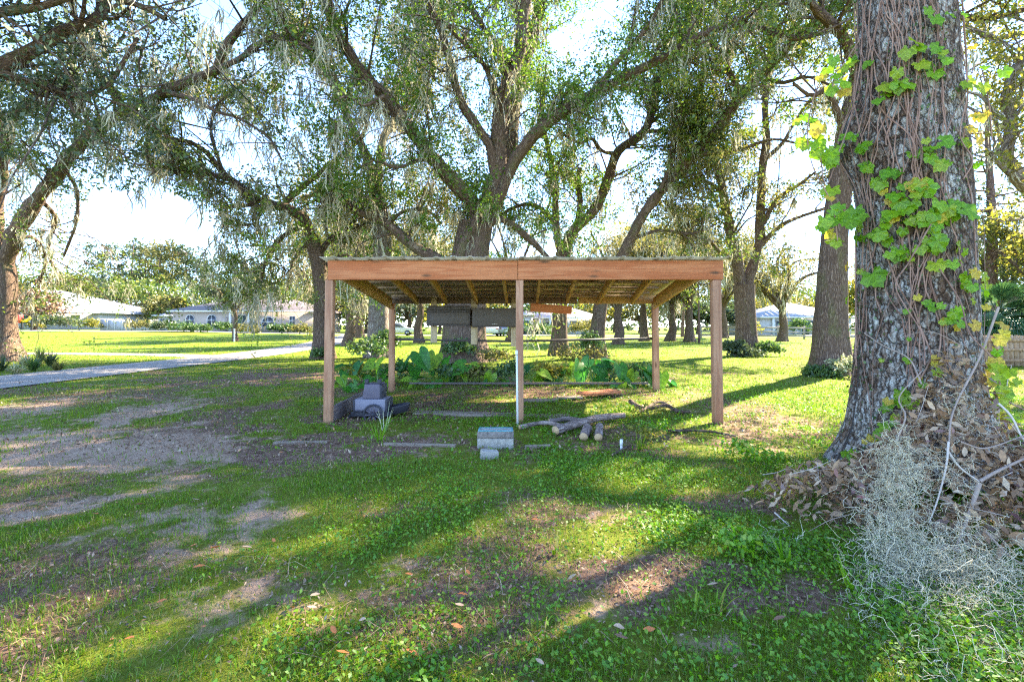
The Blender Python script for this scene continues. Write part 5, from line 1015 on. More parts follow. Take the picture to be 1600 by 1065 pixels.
# (px, py, count, spread x, spread y, metres, share yellow, share lime)
VL = [(1260, 210, 7, 14, 16, .10, .05, .7), (1285, 200, 4, 10, 8, .10, .6, .3), (1268, 235, 6, 12, 14, .10, .1, .7), (1290, 245, 5, 14, 8, .10, .3, .2), (1278, 268, 5, 14, 10, .09, .2, .6), (1300, 120, 7, 18, 18, .115, .05, .1), (1325, 75, 7, 22, 18, .12, .0, .1), (1370, 35, 5, 24, 16, .115, .1, .1), (1315, 52, 3, 14, 10, .10, .2, .5), (1275, 118, 1, 4, 4, .11, .9, .1), (1315, 140, 1, 5, 5, .11, 1, 0),
      (1355, 70, 7, 22, 12, .11, .0, .1), (1400, 82, 6, 22, 10, .11, 0, .1), (1450, 90, 7, 22, 14, .11, 0, .25), (1398, 125, 4, 16, 8, .13, .3, .4), (1432, 130, 5, 16, 12, .12, .1, .4), (1460, 105, 3, 10, 8, .10, 0, .1), (1460, 28, 4, 20, 10, .10, 0, 0), (1385, 150, 3, 20, 8, .08, 0, 0), (1365, 175, 3, 14, 8, .075, 0, 0), (1342, 220, 4, 14, 10, .10, 0, .1), (1365, 235, 3, 10, 10, .12, 0, 0), (1310, 240, 4, 18, 8, .10, 0, 0), (1365, 260, 2, 8, 6, .09, 0, 0),
      (1425, 238, 1, 6, 5, .115, 0, 0), (1455, 225, 4, 18, 8, .10, .1, .3), (1445, 258, 4, 18, 8, .09, 0, .1), (1488, 245, 6, 16, 10, .11, 1, 0), (1505, 205, 5, 14, 8, .11, 1, 0), (1530, 180, 2, 6, 8, .10, 1, 0), (1520, 10, 1, 5, 4, .10, 1, 0), (1520, 72, 1, 5, 4, .07, 1, 0), (1545, 105, 2, 10, 6, .10, 0, .2), (1530, 145, 4, 16, 10, .10, 0, .6),
      (1395, 283, 5, 18, 8, .10, 0, .2), (1432, 300, 6, 18, 10, .115, .2, .3), (1400, 312, 5, 16, 8, .11, .3, .3), (1360, 330, 7, 24, 10, .125, 0, .1), (1410, 340, 8, 26, 10, .12, .05, .2), (1460, 330, 7, 24, 14, .12, .1, .2), (1500, 335, 6, 20, 12, .14, 0, .2), (1480, 310, 4, 20, 8, .11, 0, .1), (1320, 340, 5, 18, 8, .12, 0, .1), (1298, 340, 4, 12, 8, .12, 0, .1), (1290, 362, 2, 6, 6, .10, .4, .3), (1303, 372, 3, 12, 6, .10, .2, .3), (1287, 385, 1, 4, 4, .12, 1, 0), (1300, 308, 2, 8, 6, .11, .5, .3),
      (1345, 362, 4, 16, 6, .11, .1, .1), (1385, 368, 5, 16, 8, .12, 0, .1), (1410, 374, 3, 10, 8, .12, .1, .2), (1440, 380, 5, 16, 8, .12, .05, .3), (1465, 365, 3, 10, 10, .11, 0, 0), (1510, 362, 3, 14, 10, .15, 0, .2), (1350, 398, 3, 10, 8, .11, 0, 0), (1380, 404, 5, 16, 8, .12, 0, .1), (1410, 395, 4, 12, 6, .11, .1, .3), (1335, 412, 1, 3, 3, .11, 1, 0), (1368, 428, 1, 3, 3, .17, .0, .3), (1458, 412, 1, 3, 3, .13, 0, .2), (1476, 412, 1, 3, 3, .13, 0, .2), (1502, 430, 2, 4, 6, .10, 1, 0), (1505, 448, 2, 8, 4, .08, 0, .2), (1530, 452, 1, 4, 3, .09, 0, 0), (1485, 452, 2, 8, 6, .07, 0, 0),
      (1460, 478, 3, 12, 6, .11, 0, .1), (1485, 480, 3, 10, 10, .11, 0, 0), (1475, 500, 4, 12, 8, .09, .2, .3), (1488, 520, 5, 14, 10, .10, .1, .4), (1505, 505, 2, 8, 8, .12, 1, 0), (1465, 545, 5, 14, 8, .11, .1, .6), (1460, 562, 3, 10, 6, .09, .3, .6), (1538, 500, 3, 12, 10, .08, .4, .4), (1548, 525, 4, 14, 10, .10, .7, .3), (1565, 548, 5, 16, 10, .11, .8, .2), (1530, 540, 3, 10, 8, .10, .2, .5), (1532, 577, 2, 6, 6, .17, 1, 0), (1560, 572, 4, 14, 8, .12, .1, .6), (1545, 600, 5, 18, 8, .11, .2, .6), (1580, 600, 5, 16, 10, .11, .3, .6), (1590, 625, 3, 10, 8, .12, .7, .3), (1560, 665, 4, 14, 8, .08, .6, .4), (1590, 650, 3, 10, 10, .09, .6, .3), (1575, 700, 4, 16, 14, .08, .4, .5), (1545, 622, 3, 14, 8, .10, .1, .5),
      (1415, 618, 5, 12, 8, .13, .05, .5), (1400, 632, 4, 10, 8, .10, .1, .2), (1418, 644, 3, 8, 6, .10, 0, 0), (1408, 655, 4, 10, 6, .09, 0, .2), (1382, 665, 3, 8, 6, .11, 0, .1), (1368, 682, 3, 8, 6, .09, .2, .5), (1385, 685, 2, 6, 4, .10, 0, 0), (1352, 706, 2, 6, 4, .11, 0, 0), (1320, 724, 2, 5, 5, .10, 0, 0), (1340, 722, 2, 6, 4, .10, 0, 0), (1300, 732, 3, 8, 8, .12, 0, .2), (1318, 748, 2, 8, 5, .09, 0, 0), (1328, 706, 1, 4, 4, .09, 0, 0), (1455, 590, 3, 14, 8, .09, .3, .5), (1262, 190, 6, 16, 22, .09, .2, .6), (1283, 255, 6, 14, 24, .09, .2, .7), (1340, 100, 5, 14, 24, .09, .1, .3), (1515, 230, 5, 10, 24, .09, .5, .3), (1525, 470, 7, 12, 30, .085, .3, .5), (1555, 590, 8, 18, 30, .085, .4, .5), (1500, 400, 5, 10, 30, .085, .2, .3), (1340, 300, 6, 10, 30, .085, .1, .3), (1338, 460, 4, 8, 40, .07, .1, .2), (1430, 470, 4, 20, 30, .06, .1, .2), (1420, 560, 4, 20, 24, .06, .1, .3)]
def trunk_front(px, py):
    r = ray(px, py); best = None
    for s in np.arange(2.3, 4.6, .02):
        q = np.array([0, 0, CH]) + r * s; d = math.hypot(q[0] - a_cx(q[2]), q[1] - AC[1])
        if d < float(a_rad(math.atan2(q[1] - AC[1], q[0] - a_cx(q[2])), np.array(q[2]))) + .035: return q, np.array([q[0] - a_cx(q[2]), q[1] - AC[1], 0]) / d
    return None, None
nl = 0; extra = {}
random.shuffle(VL)
for px, py, n, sx, sy, sz, ye, li in VL:
    for j in range(n):
        x = px + rng.normal() * sx * .8 * (n > 1); y = py + rng.normal() * sy * .85 * (n > 1); q, nm = trunk_front(x, y); s = sz * rng.uniform(.6, 1.25) * (1.06 if y < 470 else .82)
        if q is None: q = P(x, y, 3.72 + rng.uniform(-.15, .2) if y < 480 else 3.2 + rng.uniform(-.1, .15)); nm = np.array([-.5, -.8, .2])
        else: q = q + nm * rng.uniform(.0, .10)
        nm = norm(nm * 1.0 + np.array([0, -.25, .5]) + rng.normal(size=3) * .36); u = rng.random(); k_ = 'grape_yellow' if u < ye else 'grape_lime' if u < ye + li else 'grape'
        if nl >= 295: extra.setdefault(k_, []).append((q - v0, nm, rng.normal() * .6, s)); continue
        o = obj('leaf', GM[(k_, int(rng.integers(4)))], vine); facing(o, q - v0, nm, rng.normal() * .6, s); nl += 1
        if k_ == 'grape_yellow': o['label'] = 'yellowed grape leaf'
dummy = bpy.data.objects.new('grape_leaf', None)
for k_, lst in extra.items():                  # leaves past the first 295 joined per colour
    Vx, Fx, n0 = [], [], 0
    for q, nm, sp_, s in lst:
        facing(dummy, q, nm, sp_, s); mtx = np.array(dummy.matrix_local); v_, f_ = grape(len(Vx) % 4); v_ = np.asarray(v_) @ mtx[:3, :3].T + mtx[:3, 3]; Vx.append(v_); Fx += [tuple(i_ + n0 for i_ in f2) for f2 in f_]; n0 += len(v_)
    obj('leaf_mass', mesh('leaf_mass', np.concatenate(Vx), Fx, M[k_], True), vine)['kind'] = 'stuff'
bpy.data.objects.remove(dummy)
# small fine ivy on the bark
n = 1500; z = rng.uniform(.1, 4.4, n); a = AF + rng.uniform(-1.5, 1.5, n); m_ = fbm(a * 2.2, z * 1.6, s=91, o=3) > .56; q = on_trunk(a[m_], z[m_], .012); V, Fq = leaf_quads(q, .026, .7, .1); obj('small_leaves', mesh('small_leaves', V - v0, Fq, M['shrub_leaf']), vine)['kind'] = 'stuff'
# ---------------------------------------------------------------- brush pile
def mound(x, y):
    g = lambda cx, cyy, rx, ry, h: h * np.exp(-((x - cx) / rx) ** 2 - ((y - cyy) / ry) ** 2)
    return np.maximum.reduce([g(2.1, 3.15, .42, .30, .26), g(2.75, 3.1, .5, .4, .62), g(3.05, 3.35, .36, .3, 1.02), g(3.3, 2.8, .6, .5, .5), g(2.75, 2.7, .5, .35, .28)]) + .02
M['dead_leaf'] = leafmat('dead_leaf', [(0, (.13, .07, .033)), (.35, (.26, .145, .07)), (.7, (.38, .235, .125)), (.93, (.5, .365, .235)), (1, (.16, .05, .05))], .15, .04)
t = NT('dead_leaf_part'); oi = t.n('ShaderNodeObjectInfo').outputs['Random']; c = t.ramp(oi, [(0, (.15, .075, .035)), (.4, (.29, .155, .075)), (.75, (.42, .255, .135)), (.95, (.54, .39, .25)), (1, (.22, .06, .06))]).outputs[0]; nn = t.noise(t.obj_co(), 4, 4); c = t.mix(t.ramp(nn.outputs[0], [(.4, (0, 0, 0)), (.7, (.5, .5, .5))]).outputs[0], c, (.08, .05, .035))
M['dead_leaf_part'] = t.done(t.n('ShaderNodeBsdfPrincipled', {'Base Color': c, 'Roughness': .62, 'Specular IOR Level': .3}))
def lance(seed):
    r_ = np.random.default_rng(seed); m = 6; t_ = np.linspace(0, 1, m); w_ = np.array([.03, .14, .19, .19, .12, .0]) * r_.uniform(.85, 1.25); curl = r_.uniform(-.25, .35); fold = r_.uniform(.1, .7)
    V = []
    for i in range(m): z = curl * (t_[i] - .5) ** 2 * 1.5 + r_.normal() * .01; V += [(-w_[i], t_[i], z + fold * w_[i]), (0, t_[i], z), (w_[i], t_[i], z + fold * w_[i] * r_.uniform(.6, 1.3))]
    return V, [f for i in range(m - 1) for f in ((3 * i, 3 * i + 1, 3 * i + 4, 3 * i + 3), (3 * i + 1, 3 * i + 2, 3 * i + 5, 3 * i + 4))]
LM = [mesh('dead_leaf', *lance(s_), M['dead_leaf_part'], True) for s_ in range(7)]
bp0 = np.array([2.6, 3.0, 0.0]); pile = empty('brush_pile', bp0, 'heap of dead brown leafy branches piled against the foot of the near oak', 'brush pile')
def pile_pts(n):
    out = []
    while len(out) < n:
        x = rng.uniform(1.1, 3.9); y = rng.uniform(2.2, 3.75); h = float(mound(x, y))
        if h > .05 and rng.random() < min(1, .25 + h * 1.6) * min(1, max(0.1, (h - .03) * 9)): out.append((x, y, max(float(hgt(x, y)) + h * (1 - rng.random() ** 2 * .55) + rng.uniform(-.01, .035), .01)))
    return np.array(out)
pp_ = pile_pts(5200); d = np.linalg.norm(pp_ - np.array([0, 0, CH]), axis=1); sc_ = pp_[:, 1] - .55 * (pp_[:, 2] - 0); order = np.argsort(d); near = order[:2600]; ch = near[rng.permutation(len(near))[:240]]
for i in ch:
    o = obj('dead_leaf', LM[int(rng.integers(7))], pile); nm = norm(np.array([-.35, -.6, .8]) + rng.normal(size=3) * .55); facing(o, pp_[i] - bp0 + [0, -.02, .025], nm, rng.uniform(0, 6.28), rng.uniform(.045, .085))
rest = np.setdiff1d(np.arange(len(pp_)), ch); q = pp_[rest]; V, Fq = leaf_quads(np.vstack([q, q[:900] - [0, 0, .04]]), rng.uniform(.045, .08, len(q) + 900), .40, .15, .3); ob = obj('leaf_mass', mesh('leaf_mass', V - bp0, Fq, M['dead_leaf']), pile); ob['kind'] = 'stuff'
M['twig'] = plain('twig', (.30, .22, .17), .85, 0, .3, 20, .2); M['twig_pale'] = plain('twig_pale', (.50, .42, .36), .85, 0, .2, 20, .2)
TW = [([(1400, 690, 2.95), (1415, 650, 3.0), (1405, 620, 3.1), (1440, 580, 3.2)], .006, 'twig'), ([(1482, 690, 2.75), (1478, 730, 2.7), (1465, 780, 2.65), (1452, 815, 2.6)], .0065, 'twig_pale'), ([(1478, 700, 2.75), (1500, 730, 2.72), (1530, 752, 2.7)], .008, 'twig_pale'), ([(1530, 752, 2.7), (1560, 735, 2.75), (1605, 715, 2.8), (1650, 700, 2.85)], .011, 'twig'), ([(1530, 755, 2.68), (1515, 800, 2.6), (1495, 850, 2.5)], .014, 'twig'),
      ([(1210, 800, 2.95), (1240, 825, 2.9), (1280, 838, 2.85)], .005, 'twig_pale'), ([(1332, 848, 2.75), (1350, 845, 2.75), (1370, 830, 2.75), (1380, 812, 2.75)], .005, 'twig_pale'), ([(1560, 630, 3.0), (1580, 650, 2.95), (1602, 690, 2.9), (1640, 720, 2.9)], .007, 'twig_pale'), ([(1500, 690, 2.75), (1540, 700, 2.8), (1600, 680, 2.9)], .006, 'twig'), ([(1540, 830, 2.4), (1580, 870, 2.3), (1620, 890, 2.25)], .006, 'twig'), ([(1500, 840, 2.45), (1550, 880, 2.35), (1600, 890, 2.3)], .005, 'twig'),
      ([(1440, 600, 3.15), (1420, 560, 3.3), (1380, 540, 3.45), (1350, 520, 3.55)], .006, 'twig'), ([(1340, 770, 3.0), (1380, 745, 3.0), (1420, 730, 2.95)], .005, 'twig'), ([(1300, 770, 3.0), (1350, 800, 2.9), (1420, 800, 2.8)], .006, 'twig'), ([(1560, 480, 3.3), (1530, 560, 3.2), (1490, 640, 3.0), (1482, 700, 2.8)], .009, 'twig')]
for j in range(110):
    a = pile_pts(1)[0] + [0, 0, .03]; b = a + np.array([rng.normal() * .22, rng.normal() * .12, rng.normal() * .11]); b[2] = max(b[2], .02); TW.append(([tuple(a), tuple((a + b) / 2 + [0, 0, rng.normal() * .03]), tuple(b)], rng.uniform(.0012, .0035), rng.choice(['twig', 'twig_pale'])))
for j, (pts, r, mt) in enumerate(TW):
    w_ = np.array([P(*p_) for p_ in pts]) if j < 15 else np.array(pts); w_ = crom(w_, 16); V, Fq, uv = tubes(w_[None], (r * .75 * np.linspace(1.2, .6, 16))[None], 6); obj('twig', mesh('twig', V - bp0, Fq, M[mt], True), pile)
# ---------------------------------------------------------------- heap of fallen moss
def curly(S, L, down, K=13, kink=.85):
    N = len(S); D = norm(rng.normal(size=(N, 3)) + np.array([0, 0, -down])); pth = [S]
    for k_ in range(K - 1): D = norm(D + rng.normal(size=(N, 3)) * kink + np.array([0, 0, -down * .25])); pth.append(pth[-1] + D * (L / K)[:, None])
    p_ = np.stack(pth, 1); fl = hgt(p_[..., 0], p_[..., 1]) + np.maximum(0, mound(p_[..., 0], p_[..., 1]) * .8 - .03) * 0 + .01; p_[..., 2] = np.maximum(p_[..., 2], fl); return p_
mh0 = G(1450, 930); heap = empty('fallen_moss', mh0, 'heap of pale curly spanish moss hanging and spilling off the brush pile', 'moss'); S = []
for px, py, y, n, sx, sy in [(1402, 710, 2.62, 90, .02, .06), (1400, 750, 2.58, 110, .022, .07), (1398, 795, 2.52, 110, .024, .07), (1390, 840, 2.46, 110, .034, .06), (1395, 880, 2.36, 150, .08, .05), (1440, 860, 2.36, 80, .10, .04), (1490, 860, 2.36, 90, .09, .05), (1535, 820, 2.42, 35, .07, .05), (1420, 920, 2.2, 150, .10, .04), (1470, 900, 2.25, 150, .12, .05), (1530, 900, 2.25, 140, .11, .05), (1575, 900, 2.24, 100, .10, .06),
                             (1400, 950, 2.05, 70, .08, .03), (1510, 960, 2.05, 110, .09, .05), (1560, 950, 2.1, 110, .09, .05), (1530, 1000, 1.9, 60, .08, .03), (1440, 1035, 1.72, 22, .06, .02), (1530, 1045, 1.70, 22, .06, .02), (1475, 735, 2.7, 40, .05, .05), (1510, 660, 3.0, 45, .05, .1), (1200, 850, 2.66, 45, .08, .02), (1365, 895, 2.33, 40, .05, .03)]:
    q = P(px, py, y); S.append(q + rng.normal(size=(n, 3)) * np.array([sx, .06, sy]))
S = np.concatenate(S); pth = curly(S, rng.uniform(.14, .42, len(S)), .42); V, Fq, uv = tubes(pth, np.full(pth.shape[:2], .001) * rng.uniform(.7, 1.3, (len(S), 1)), 3); obj('strands', mesh('strands', V - mh0, Fq, M['moss_grey'], True), heap)['kind'] = 'stuff'
# ================================================================== ELEPHANT EARS BEHIND THE SHED
def ear(seed):
    r_ = np.random.default_rng(seed); half = np.array([(0, -.02), (.10, -.20), (.24, -.26), (.36, -.14), (.42, .06), (.40, .28), (.30, .55), (.16, .80), (.05, .95), (0, 1.02)]); mid = np.array([0, 0, 0, 0, .08, .28, .55, .80, .95, 1.02]); cup = r_.uniform(.05, .35); dr = r_.uniform(.15, .5); V, Fc = [], []
    z = lambda x, y: cup * abs(x) - dr * max(0, y) ** 2 + .03 * math.sin(9 * y + 14 * abs(x))
    for s in (-1, 1):
        b = len(V)
        for (x, y), m_ in zip(half, mid): V += [(0, m_, z(0, m_)), (s * x * .55, (y + m_) / 2, z(x * .55, (y + m_) / 2)), (s * x, y, z(x, y) + r_.normal() * .015)]
        for i in range(len(half) - 1):
            for c_ in (0, 1): f = (b + 3 * i + c_, b + 3 * i + c_ + 1, b + 3 * i + c_ + 4, b + 3 * i + c_ + 3); Fc.append(f if s > 0 else f[::-1])
    return V, Fc
M['ear'] = vleafmat('ear', (.04, .19, .012), (.09, .29, .015)); M['ear_lime'] = vleafmat('ear_lime', (.19, .36, .012), (.28, .42, .02)); M['ear_blue'] = vleafmat('ear_blue', (.03, .14, .035), (.05, .19, .045)); M['stalk'] = plain('stalk', (.12, .22, .05), .5, 0, .2, 3, 0)
EM = {(k_, s_): mesh('ear_leaf', *ear(s_), M[k_], True) for k_ in ('ear', 'ear_lime', 'ear_blue') for s_ in range(4)}
def ears(label, gx_, gy_, leaves):
    r = empty('elephant_ear', on(gx_, gy_), label, 'plant', 'elephant ear plants behind the shed'); b = np.array(r.location)
    for px, py, sz, kind in leaves:
        tip = P(px, py, gy_ + rng.uniform(-.25, .15)) - b; tip[2] = max(tip[2], .08); o = obj('leaf', EM[(kind, int(rng.integers(4)))], r); sp_ = math.atan2(tip[0], .35) + rng.normal() * .5; nm = norm(np.array([rng.normal() * .35, -.6 + rng.normal() * .4, .7 + rng.normal() * .3])); facing(o, tip, nm, sp_, sz)
        w_ = crom([(rng.normal() * .03, rng.normal() * .03, -.02), (tip[0] * .35, tip[1] * .35, tip[2] * .7), tip], 10); V, Fq, uv = tubes(w_[None], np.linspace(.013, .006, 10)[None], 6); obj('stalk', mesh('stalk', V, Fq, M['stalk'], True), r)
E1, E2, E3 = 'ear', 'ear_lime', 'ear_blue'
for lb, px, Y, lv in [('elephant ear with bluish drooping leaves at the left rear corner', 557, 9.9, [(545, 572, .40, E3), (562, 568, .36, E3), (538, 580, .3, E1), (572, 580, .36, E1)]), ('bright elephant ear clump beside the left front post', 540, 9.0, [(533, 590, .3, E2), (545, 588, .3, E2), (552, 600, .3, E1), (560, 610, .26, E1), (528, 604, .24, E2), (541, 612, .22, E1)]), ('tall lime elephant ear behind the garden wagon', 590, 9.8, [(585, 566, .34, E2), (597, 562, .36, E2), (603, 578, .34, E1), (580, 590, .3, E1), (605, 592, .3, E2), (592, 580, .3, E1)]),
                      ('broad elephant ear with big dark leaves right of the left rear post', 650, 10.2, [(640, 558, .5, E3), (655, 552, .55, E1), (668, 562, .4, E2), (630, 566, .36, E1), (647, 575, .4, E1)]), ('elephant ear with long lime leaves before the great trunk', 690, 10.3, [(680, 555, .5, E2), (698, 560, .36, E1), (672, 573, .34, E1), (690, 585, .3, E2), (660, 590, .28, E1)]), ('elephant ear with one large upright dark leaf before the great trunk', 728, 10.0, [(726, 570, .50, E1), (744, 570, .28, E2), (706, 575, .3, E1), (712, 590, .3, E1), (722, 585, .24, E2)]),
                      ('low bright elephant ears left of the middle post, behind the litter', 665, 9.5, [(650, 598, .26, E2), (672, 600, .26, E1), (685, 596, .26, E1), (640, 592, .24, E2)]), ('small elephant ear with a lime blade near the middle post', 775, 9.8, [(768, 585, .36, E2), (782, 592, .30, E2), (760, 597, .26, E1), (790, 596, .24, E1)]), ('dark leaning elephant ear leaf right behind the middle post', 828, 9.9, [(826, 575, .42, E3), (838, 590, .34, E2), (852, 596, .3, E3), (845, 580, .34, E2)]),
                      ('lime elephant ear in the middle of the right bay', 880, 10.0, [(872, 582, .42, E1), (888, 572, .40, E2), (858, 584, .36, E2), (868, 600, .24, E1)]), ('large heart leaved elephant ear, tallest in the right bay', 925, 9.8, [(932, 572, .46, E1), (910, 578, .44, E1), (920, 562, .36, E3), (945, 562, .36, E3), (905, 566, .34, E1)]), ('elephant ear with bluish folded leaves beside the tallest one', 958, 9.9, [(952, 568, .40, E3), (968, 572, .42, E1), (945, 590, .32, E1), (975, 590, .32, E3)]),
                      ('low shiny elephant ear before the rear right post', 970, 9.4, [(972, 600, .34, E2), (962, 606, .28, E1), (985, 606, .28, E1), (978, 594, .3, E1)]), ('elephant ear cluster left of the rear right post', 1005, 9.7, [(998, 572, .42, E1), (1012, 580, .40, E1), (1006, 595, .34, E1), (990, 582, .34, E2), (1014, 600, .3, E1)]), ('lime elephant ear leaves hanging right of the rear right post', 1035, 9.6, [(1034, 584, .40, E2), (1042, 594, .36, E2), (1032, 602, .28, E2), (1048, 598, .30, 'ear_blue')])]:
    ears(lb, bx(px, Y), Y, [(a_, b_, s_ * .84, k_) for a_, b_, s_, k_ in lv])
rt = [(622, 590, 'shrub_leaf'), (700, 596, 'shrub_leaf'), (740, 592, 'olive_leaf'), (800, 590, 'shrub_leaf'), (860, 575, 'yellow_leaf'), (950, 580, 'shrub_leaf'), (1000, 575, 'shrub_leaf'), (560, 600, 'yellow_leaf')]
for j, ((px, py, lf), lb) in enumerate(zip(rt, ['weedy clump by the left rear post', 'weedy clump under the great trunk ears', 'sparse weeds right of the upright ear', 'weeds behind the middle post', 'pale weeds amid the lime ears', 'weeds under the tallest ear', 'weeds left of the rear right post', 'yellow weeds beside the garden wagon'])):
    bushy(lb + ' behind the shed', bx(px, 10.2), 10.2, .42, .45, lf, 0, 18, 26, .09, 'weed_clump', 'weed', 'weeds behind the shed', .1, False)
# ================================================================== GRASS, WEEDS, LEAVES
def scatter(n, y0, y1, dens, pw=2.0, wx_=1.22):
    """points over the visible wedge of ground; more of them near the eye"""
    u = rng.random(n); y = (y0 ** (1 - pw + 1) + u * (y1 ** (2 - pw) - y0 ** (2 - pw))) ** (1 / (2 - pw)) if pw != 2 else y0 * (y1 / y0) ** u
    x = rng.uniform(-1, 1, n) * (wx_ * y + .6); k = rng.random(n) < dens(x, y); return x[k], y[k]
def off_paved(x, y): return (road_d(x, y) > 1.25 + .12 * (vnoise(x * 3, y * 3, s=2) - .5)) & (road_d(x, y, SPUR) > .66)
def dgrass(x, y): return np.clip(1 - 1.05 * sand_f(x, y) - .8 * litt_f(x, y), .10, 1) * (.35 + .65 * sstep(.3, .6, fbm(x * 2.2, y * 2.2, s=81, o=3))) * off_paved(x, y)
def blades(x, y, L, wd, lean):
    n = len(x); a = rng.uniform(0, 2 * np.pi, n); d = np.stack([np.cos(a), np.sin(a), 0 * a], 1); b = np.stack([-np.sin(a), np.cos(a), 0 * a], 1); z = hgt(x, y) - .004; p0 = np.stack([x, y, z], 1); l = (L * rng.uniform(.5, 1.3, n))[:, None]; le = rng.uniform(*lean, n)[:, None]; w_ = (wd * rng.uniform(.7, 1.3, n))[:, None]
    p1 = p0 + d * l * le * .35 + np.array([0, 0, 1.]) * l * .55 * (1 - le * .25); p2 = p0 + d * l * le + np.array([0, 0, 1.]) * l * (1 - le * .62)
    V = np.stack([p0 - b * w_ * .5, p0 + b * w_ * .5, p1 + b * w_ * .42, p1 - b * w_ * .42, p2], 1).reshape(-1, 3); I = np.arange(n)[:, None] * 5
    return V, np.concatenate([np.concatenate([I, I + 1, I + 2], 1), np.concatenate([I, I + 2, I + 3], 1), np.concatenate([I + 3, I + 2, I + 4], 1)])
def under_cover(x, y): return ~((mound(x, y) > .16))
gVs, gFs, o = [], [], 0
for n, y0, y1, L, wd in ((150000, 1.45, 4.2, .042, .0036), (100000, 4.2, 9.5, .05, .007), (75000, 9.5, 19, .06, .013), (26000, 19, 46, .08, .035)):
    x, y = scatter(n, y0, y1, dgrass, 1.0); V, Fq = blades(x, y, L * (.75 + .6 * vnoise(x * .8, y * .8, s=7)), wd, (.1, 1.0)); gVs.append(V); gFs.append(Fq + o); o += len(V)
tag(obj('grass', mesh('grass', np.concatenate(gVs), np.concatenate(gFs), M['grass'])), kind='stuff')
def dweed(x, y): return dgrass(x, y) * (sstep(-1.8, .6, x / np.maximum(y, 1) * 3.2 + fbm(x * .8, y * .8, s=88, o=3) * 2 - 1.0)) * (.25 + .75 * sstep(.42, .58, fbm(x * 1.7, y * 1.7, s=83, o=3)))
wV, wF, o = [], [], 0
for n, y0, y1, sz in ((190000, 1.45, 4.5, .021), (110000, 4.5, 10, .033)):
    x, y = scatter(n, y0, y1, dweed, 1.0); z = hgt(x, y) + rng.uniform(.005, .045, len(x)) * (.6 + .8 * vnoise(x * 2, y * 2, s=12)); V, Fq = leaf_quads(np.stack([x, y, z], 1), sz, .62, .0, .75); wV.append(V); wF.append(Fq + o); o += len(V)
tag(obj('ground_weeds', mesh('ground_weeds', np.concatenate(wV), np.concatenate(wF), M['weed'])), kind='stuff')
def dlit(x, y): return np.clip(litt_f(x, y) + .45 * sand_f(x, y) + .09, 0, 1) * np.where(off_paved(x, y), 1, .3)
lV, lF, o = [], [], 0
for n, y0, y1, sz in ((30000, 1.45, 4.5, .019), (26000, 4.5, 10, .04), (9000, 10, 20, .06)):
    x, y = scatter(n, y0, y1, dlit, 1.0); V, Fq = leaf_quads(np.stack([x, y, hgt(x, y) + rng.uniform(.004, .02, len(x)) + np.where(off_paved(x, y), 0, .036)], 1), sz, .45, -.03, .9); lV.append(V); lF.append(Fq + o); o += len(V)
tag(obj('leaf_litter', mesh('leaf_litter', np.concatenate(lV), np.concatenate(lF), M['litter'])), kind='stuff')
# twiggy straw bits on the soil
x, y = scatter(9000, 1.45, 8, lambda a, b: np.clip(litt_f(a, b) + sand_f(a, b) * .5, 0, 1) * off_paved(a, b), 1.0); V, Fq = blades(x, y, .09, .003, (1.2, 1.6)); V[:, 2] = np.maximum(V[:, 2], hgt(V[:, 0], V[:, 1]) + .003); tag(obj('pine_straw', mesh('pine_straw', V, Fq, M['dead_leaf'])), kind='stuff')
# single fallen leaves one can pick out
M['fallen_orange'] = plain('fallen_orange', (.42, .13, .035), .6, 0, .3, 30, .1); M['fallen_tan'] = plain('fallen_tan', (.42, .27, .17), .6, 0, .25, 30, .1); M['fallen_brown'] = plain('fallen_brown', (.20, .10, .06), .6, 0, .3, 30, .1)
FM = {k_: [mesh('fallen_leaf', *lance(s_ + 20), M[k_], True) for s_ in range(4)] for k_ in ('fallen_orange', 'fallen_tan', 'fallen_brown')}
FL = [(645, 906, 'fallen_orange'), (735, 905, 'fallen_orange'), (715, 935, 'fallen_orange'), (725, 955, 'fallen_tan'), (705, 985, 'fallen_orange'), (620, 955, 'fallen_tan'), (635, 1025, 'fallen_orange'), (770, 1030, 'fallen_tan'), (850, 1048, 'fallen_tan'), (975, 995, 'fallen_tan'), (1005, 995, 'fallen_orange'), (960, 1005, 'fallen_brown'), (985, 925, 'fallen_brown'), (900, 905, 'fallen_tan'), (870, 890, 'fallen_brown'), (545, 1035, 'fallen_orange'), (525, 1003, 'fallen_orange'), (500, 938, 'fallen_tan'), (480, 958, 'fallen_tan'), (455, 960, 'fallen_orange'), (475, 905, 'fallen_orange'), (345, 865, 'fallen_orange'), (308, 863, 'fallen_orange'), (320, 895, 'fallen_orange'), (430, 857, 'fallen_orange'), (245, 955, 'fallen_orange'), (195, 1010, 'fallen_orange'), (155, 815, 'fallen_orange'), (265, 920, 'fallen_brown'), (345, 872, 'fallen_tan'), (378, 865, 'fallen_tan'), (225, 800, 'fallen_brown'), (300, 790, 'fallen_tan'), (560, 980, 'fallen_tan'), (785, 848, 'fallen_tan'), (1525, 942, 'fallen_tan'), (1208, 975, 'fallen_brown'), (1105, 920, 'fallen_tan'), (1070, 930, 'fallen_brown'), (1150, 905, 'fallen_tan'), (830, 820, 'fallen_orange'), (990, 830, 'fallen_orange'), (1190, 865, 'fallen_tan'), (60, 790, 'fallen_tan'), (20, 875, 'fallen_orange'), (85, 955, 'fallen_orange'), (440, 1000, 'fallen_tan')]
LB = {'fallen_orange': 'curled orange fallen leaf lying in the grass', 'fallen_tan': 'pale tan fallen leaf lying in the grass', 'fallen_brown': 'dark brown fallen leaf lying in the grass'}
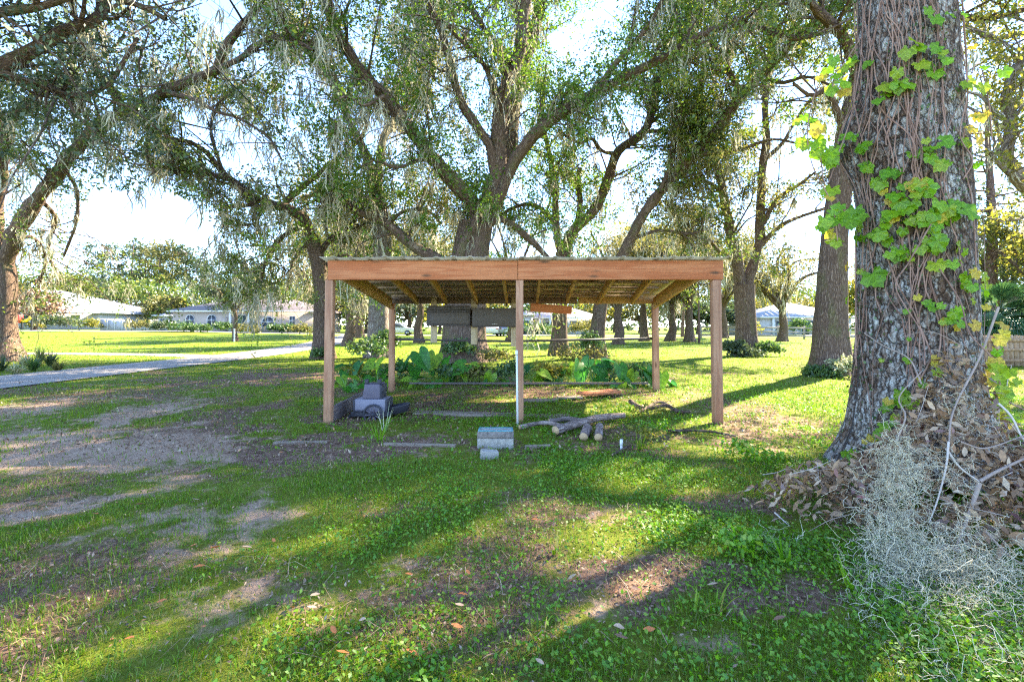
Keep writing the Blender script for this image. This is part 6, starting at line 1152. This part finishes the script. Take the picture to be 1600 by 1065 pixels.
ORD = ['leftmost', 'second', 'third', 'fourth', 'fifth', 'sixth', 'seventh', 'eighth', 'ninth', 'tenth', 'eleventh', 'twelfth', 'thirteenth', 'fourteenth', 'fifteenth', 'sixteenth', 'seventeenth', 'eighteenth', 'nineteenth', 'twentieth', 'rightmost']
CNT = {}
for px, py, k_ in sorted(FL):
    g = G(px, py); o = obj('fallen_leaf', FM[k_][int(rng.integers(4))]); nm = norm(np.array([0, 0, 1.]) + rng.normal(size=3) * .3); facing(o, Vector((g[0], g[1], float(hgt(g[0], g[1])) + .035)), nm, rng.uniform(0, 6.28), rng.uniform(.036, .056)); i_ = CNT.get(k_, 0); CNT[k_] = i_ + 1; tot = sum(1 for f_ in FL if f_[2] == k_); w_ = 'leftmost' if i_ == 0 else 'rightmost' if i_ == tot - 1 else ORD[i_] + ' from the left'
    tag(o, LB[k_] + ', ' + w_ + ' of that colour', 'leaf', LB[k_].replace(' leaf lying', ' leaves lying'))
# taller weeds and grass tufts
for (px, py, n, L, lf), lb in zip([(592, 690, 14, .34, 'weed'), (600, 672, 8, .4, 'pale_leaf'), (865, 860, 8, .13, 'grass'), (1080, 960, 7, .15, 'grass'), (1115, 950, 8, .16, 'grass'), (1230, 880, 8, .2, 'weed'), (1335, 920, 9, .22, 'weed'), (1000, 700, 26, .2, 'grass'), (840, 990, 8, .10, 'grass')],
                                  ['tall pale grass tuft before the garden wagon', 'single tall pale blade tuft beside the wagon wheel', 'slim grass tuft in the middle of the lawn', 'drooping grass tuft by the purple bare soil', 'green grass tuft growing on the purple bare soil', 'grass tuft at the left tip of the brush pile', 'broad grass tuft growing at the front of the brush pile', 'grass clump around the short pipe stub', 'low weed tuft in the front middle of the lawn']):
    g = G(px, py); strap(lb, g[0], g[1], n, L, lf, 'grass_tuft', 'taller grass tufts', 'grass tuft', .008 if lf != 'weed' else .012)
for (px, py), lb in zip([(1150, 715), (1180, 730), (1000, 690), (1030, 680), (1155, 870), (1010, 650), (960, 650)], ['leafy green weed patch left of the near oak foot', 'low green weed beside the near oak foot', 'yellow green weed by the short pipe', 'broad leaved weed behind the short pipe', 'dark green seedling left of the brush pile', 'vine weeds over the crooked branch', 'pale vine weeds behind the thick log']):
    g = G(px, py); bushy(lb, g[0], g[1], .16, .22 * (g[1] / 4.5), ['weed', 'weed', 'yellow_leaf', 'weed', 'weed', 'yellow_leaf', 'weed'][[1150, 1180, 1000, 1030, 1155, 1010, 960].index(px)], 0, 14, 16, .035, 'broadleaf_weed', 'weed', 'leafy weeds in the yard', .1, False)
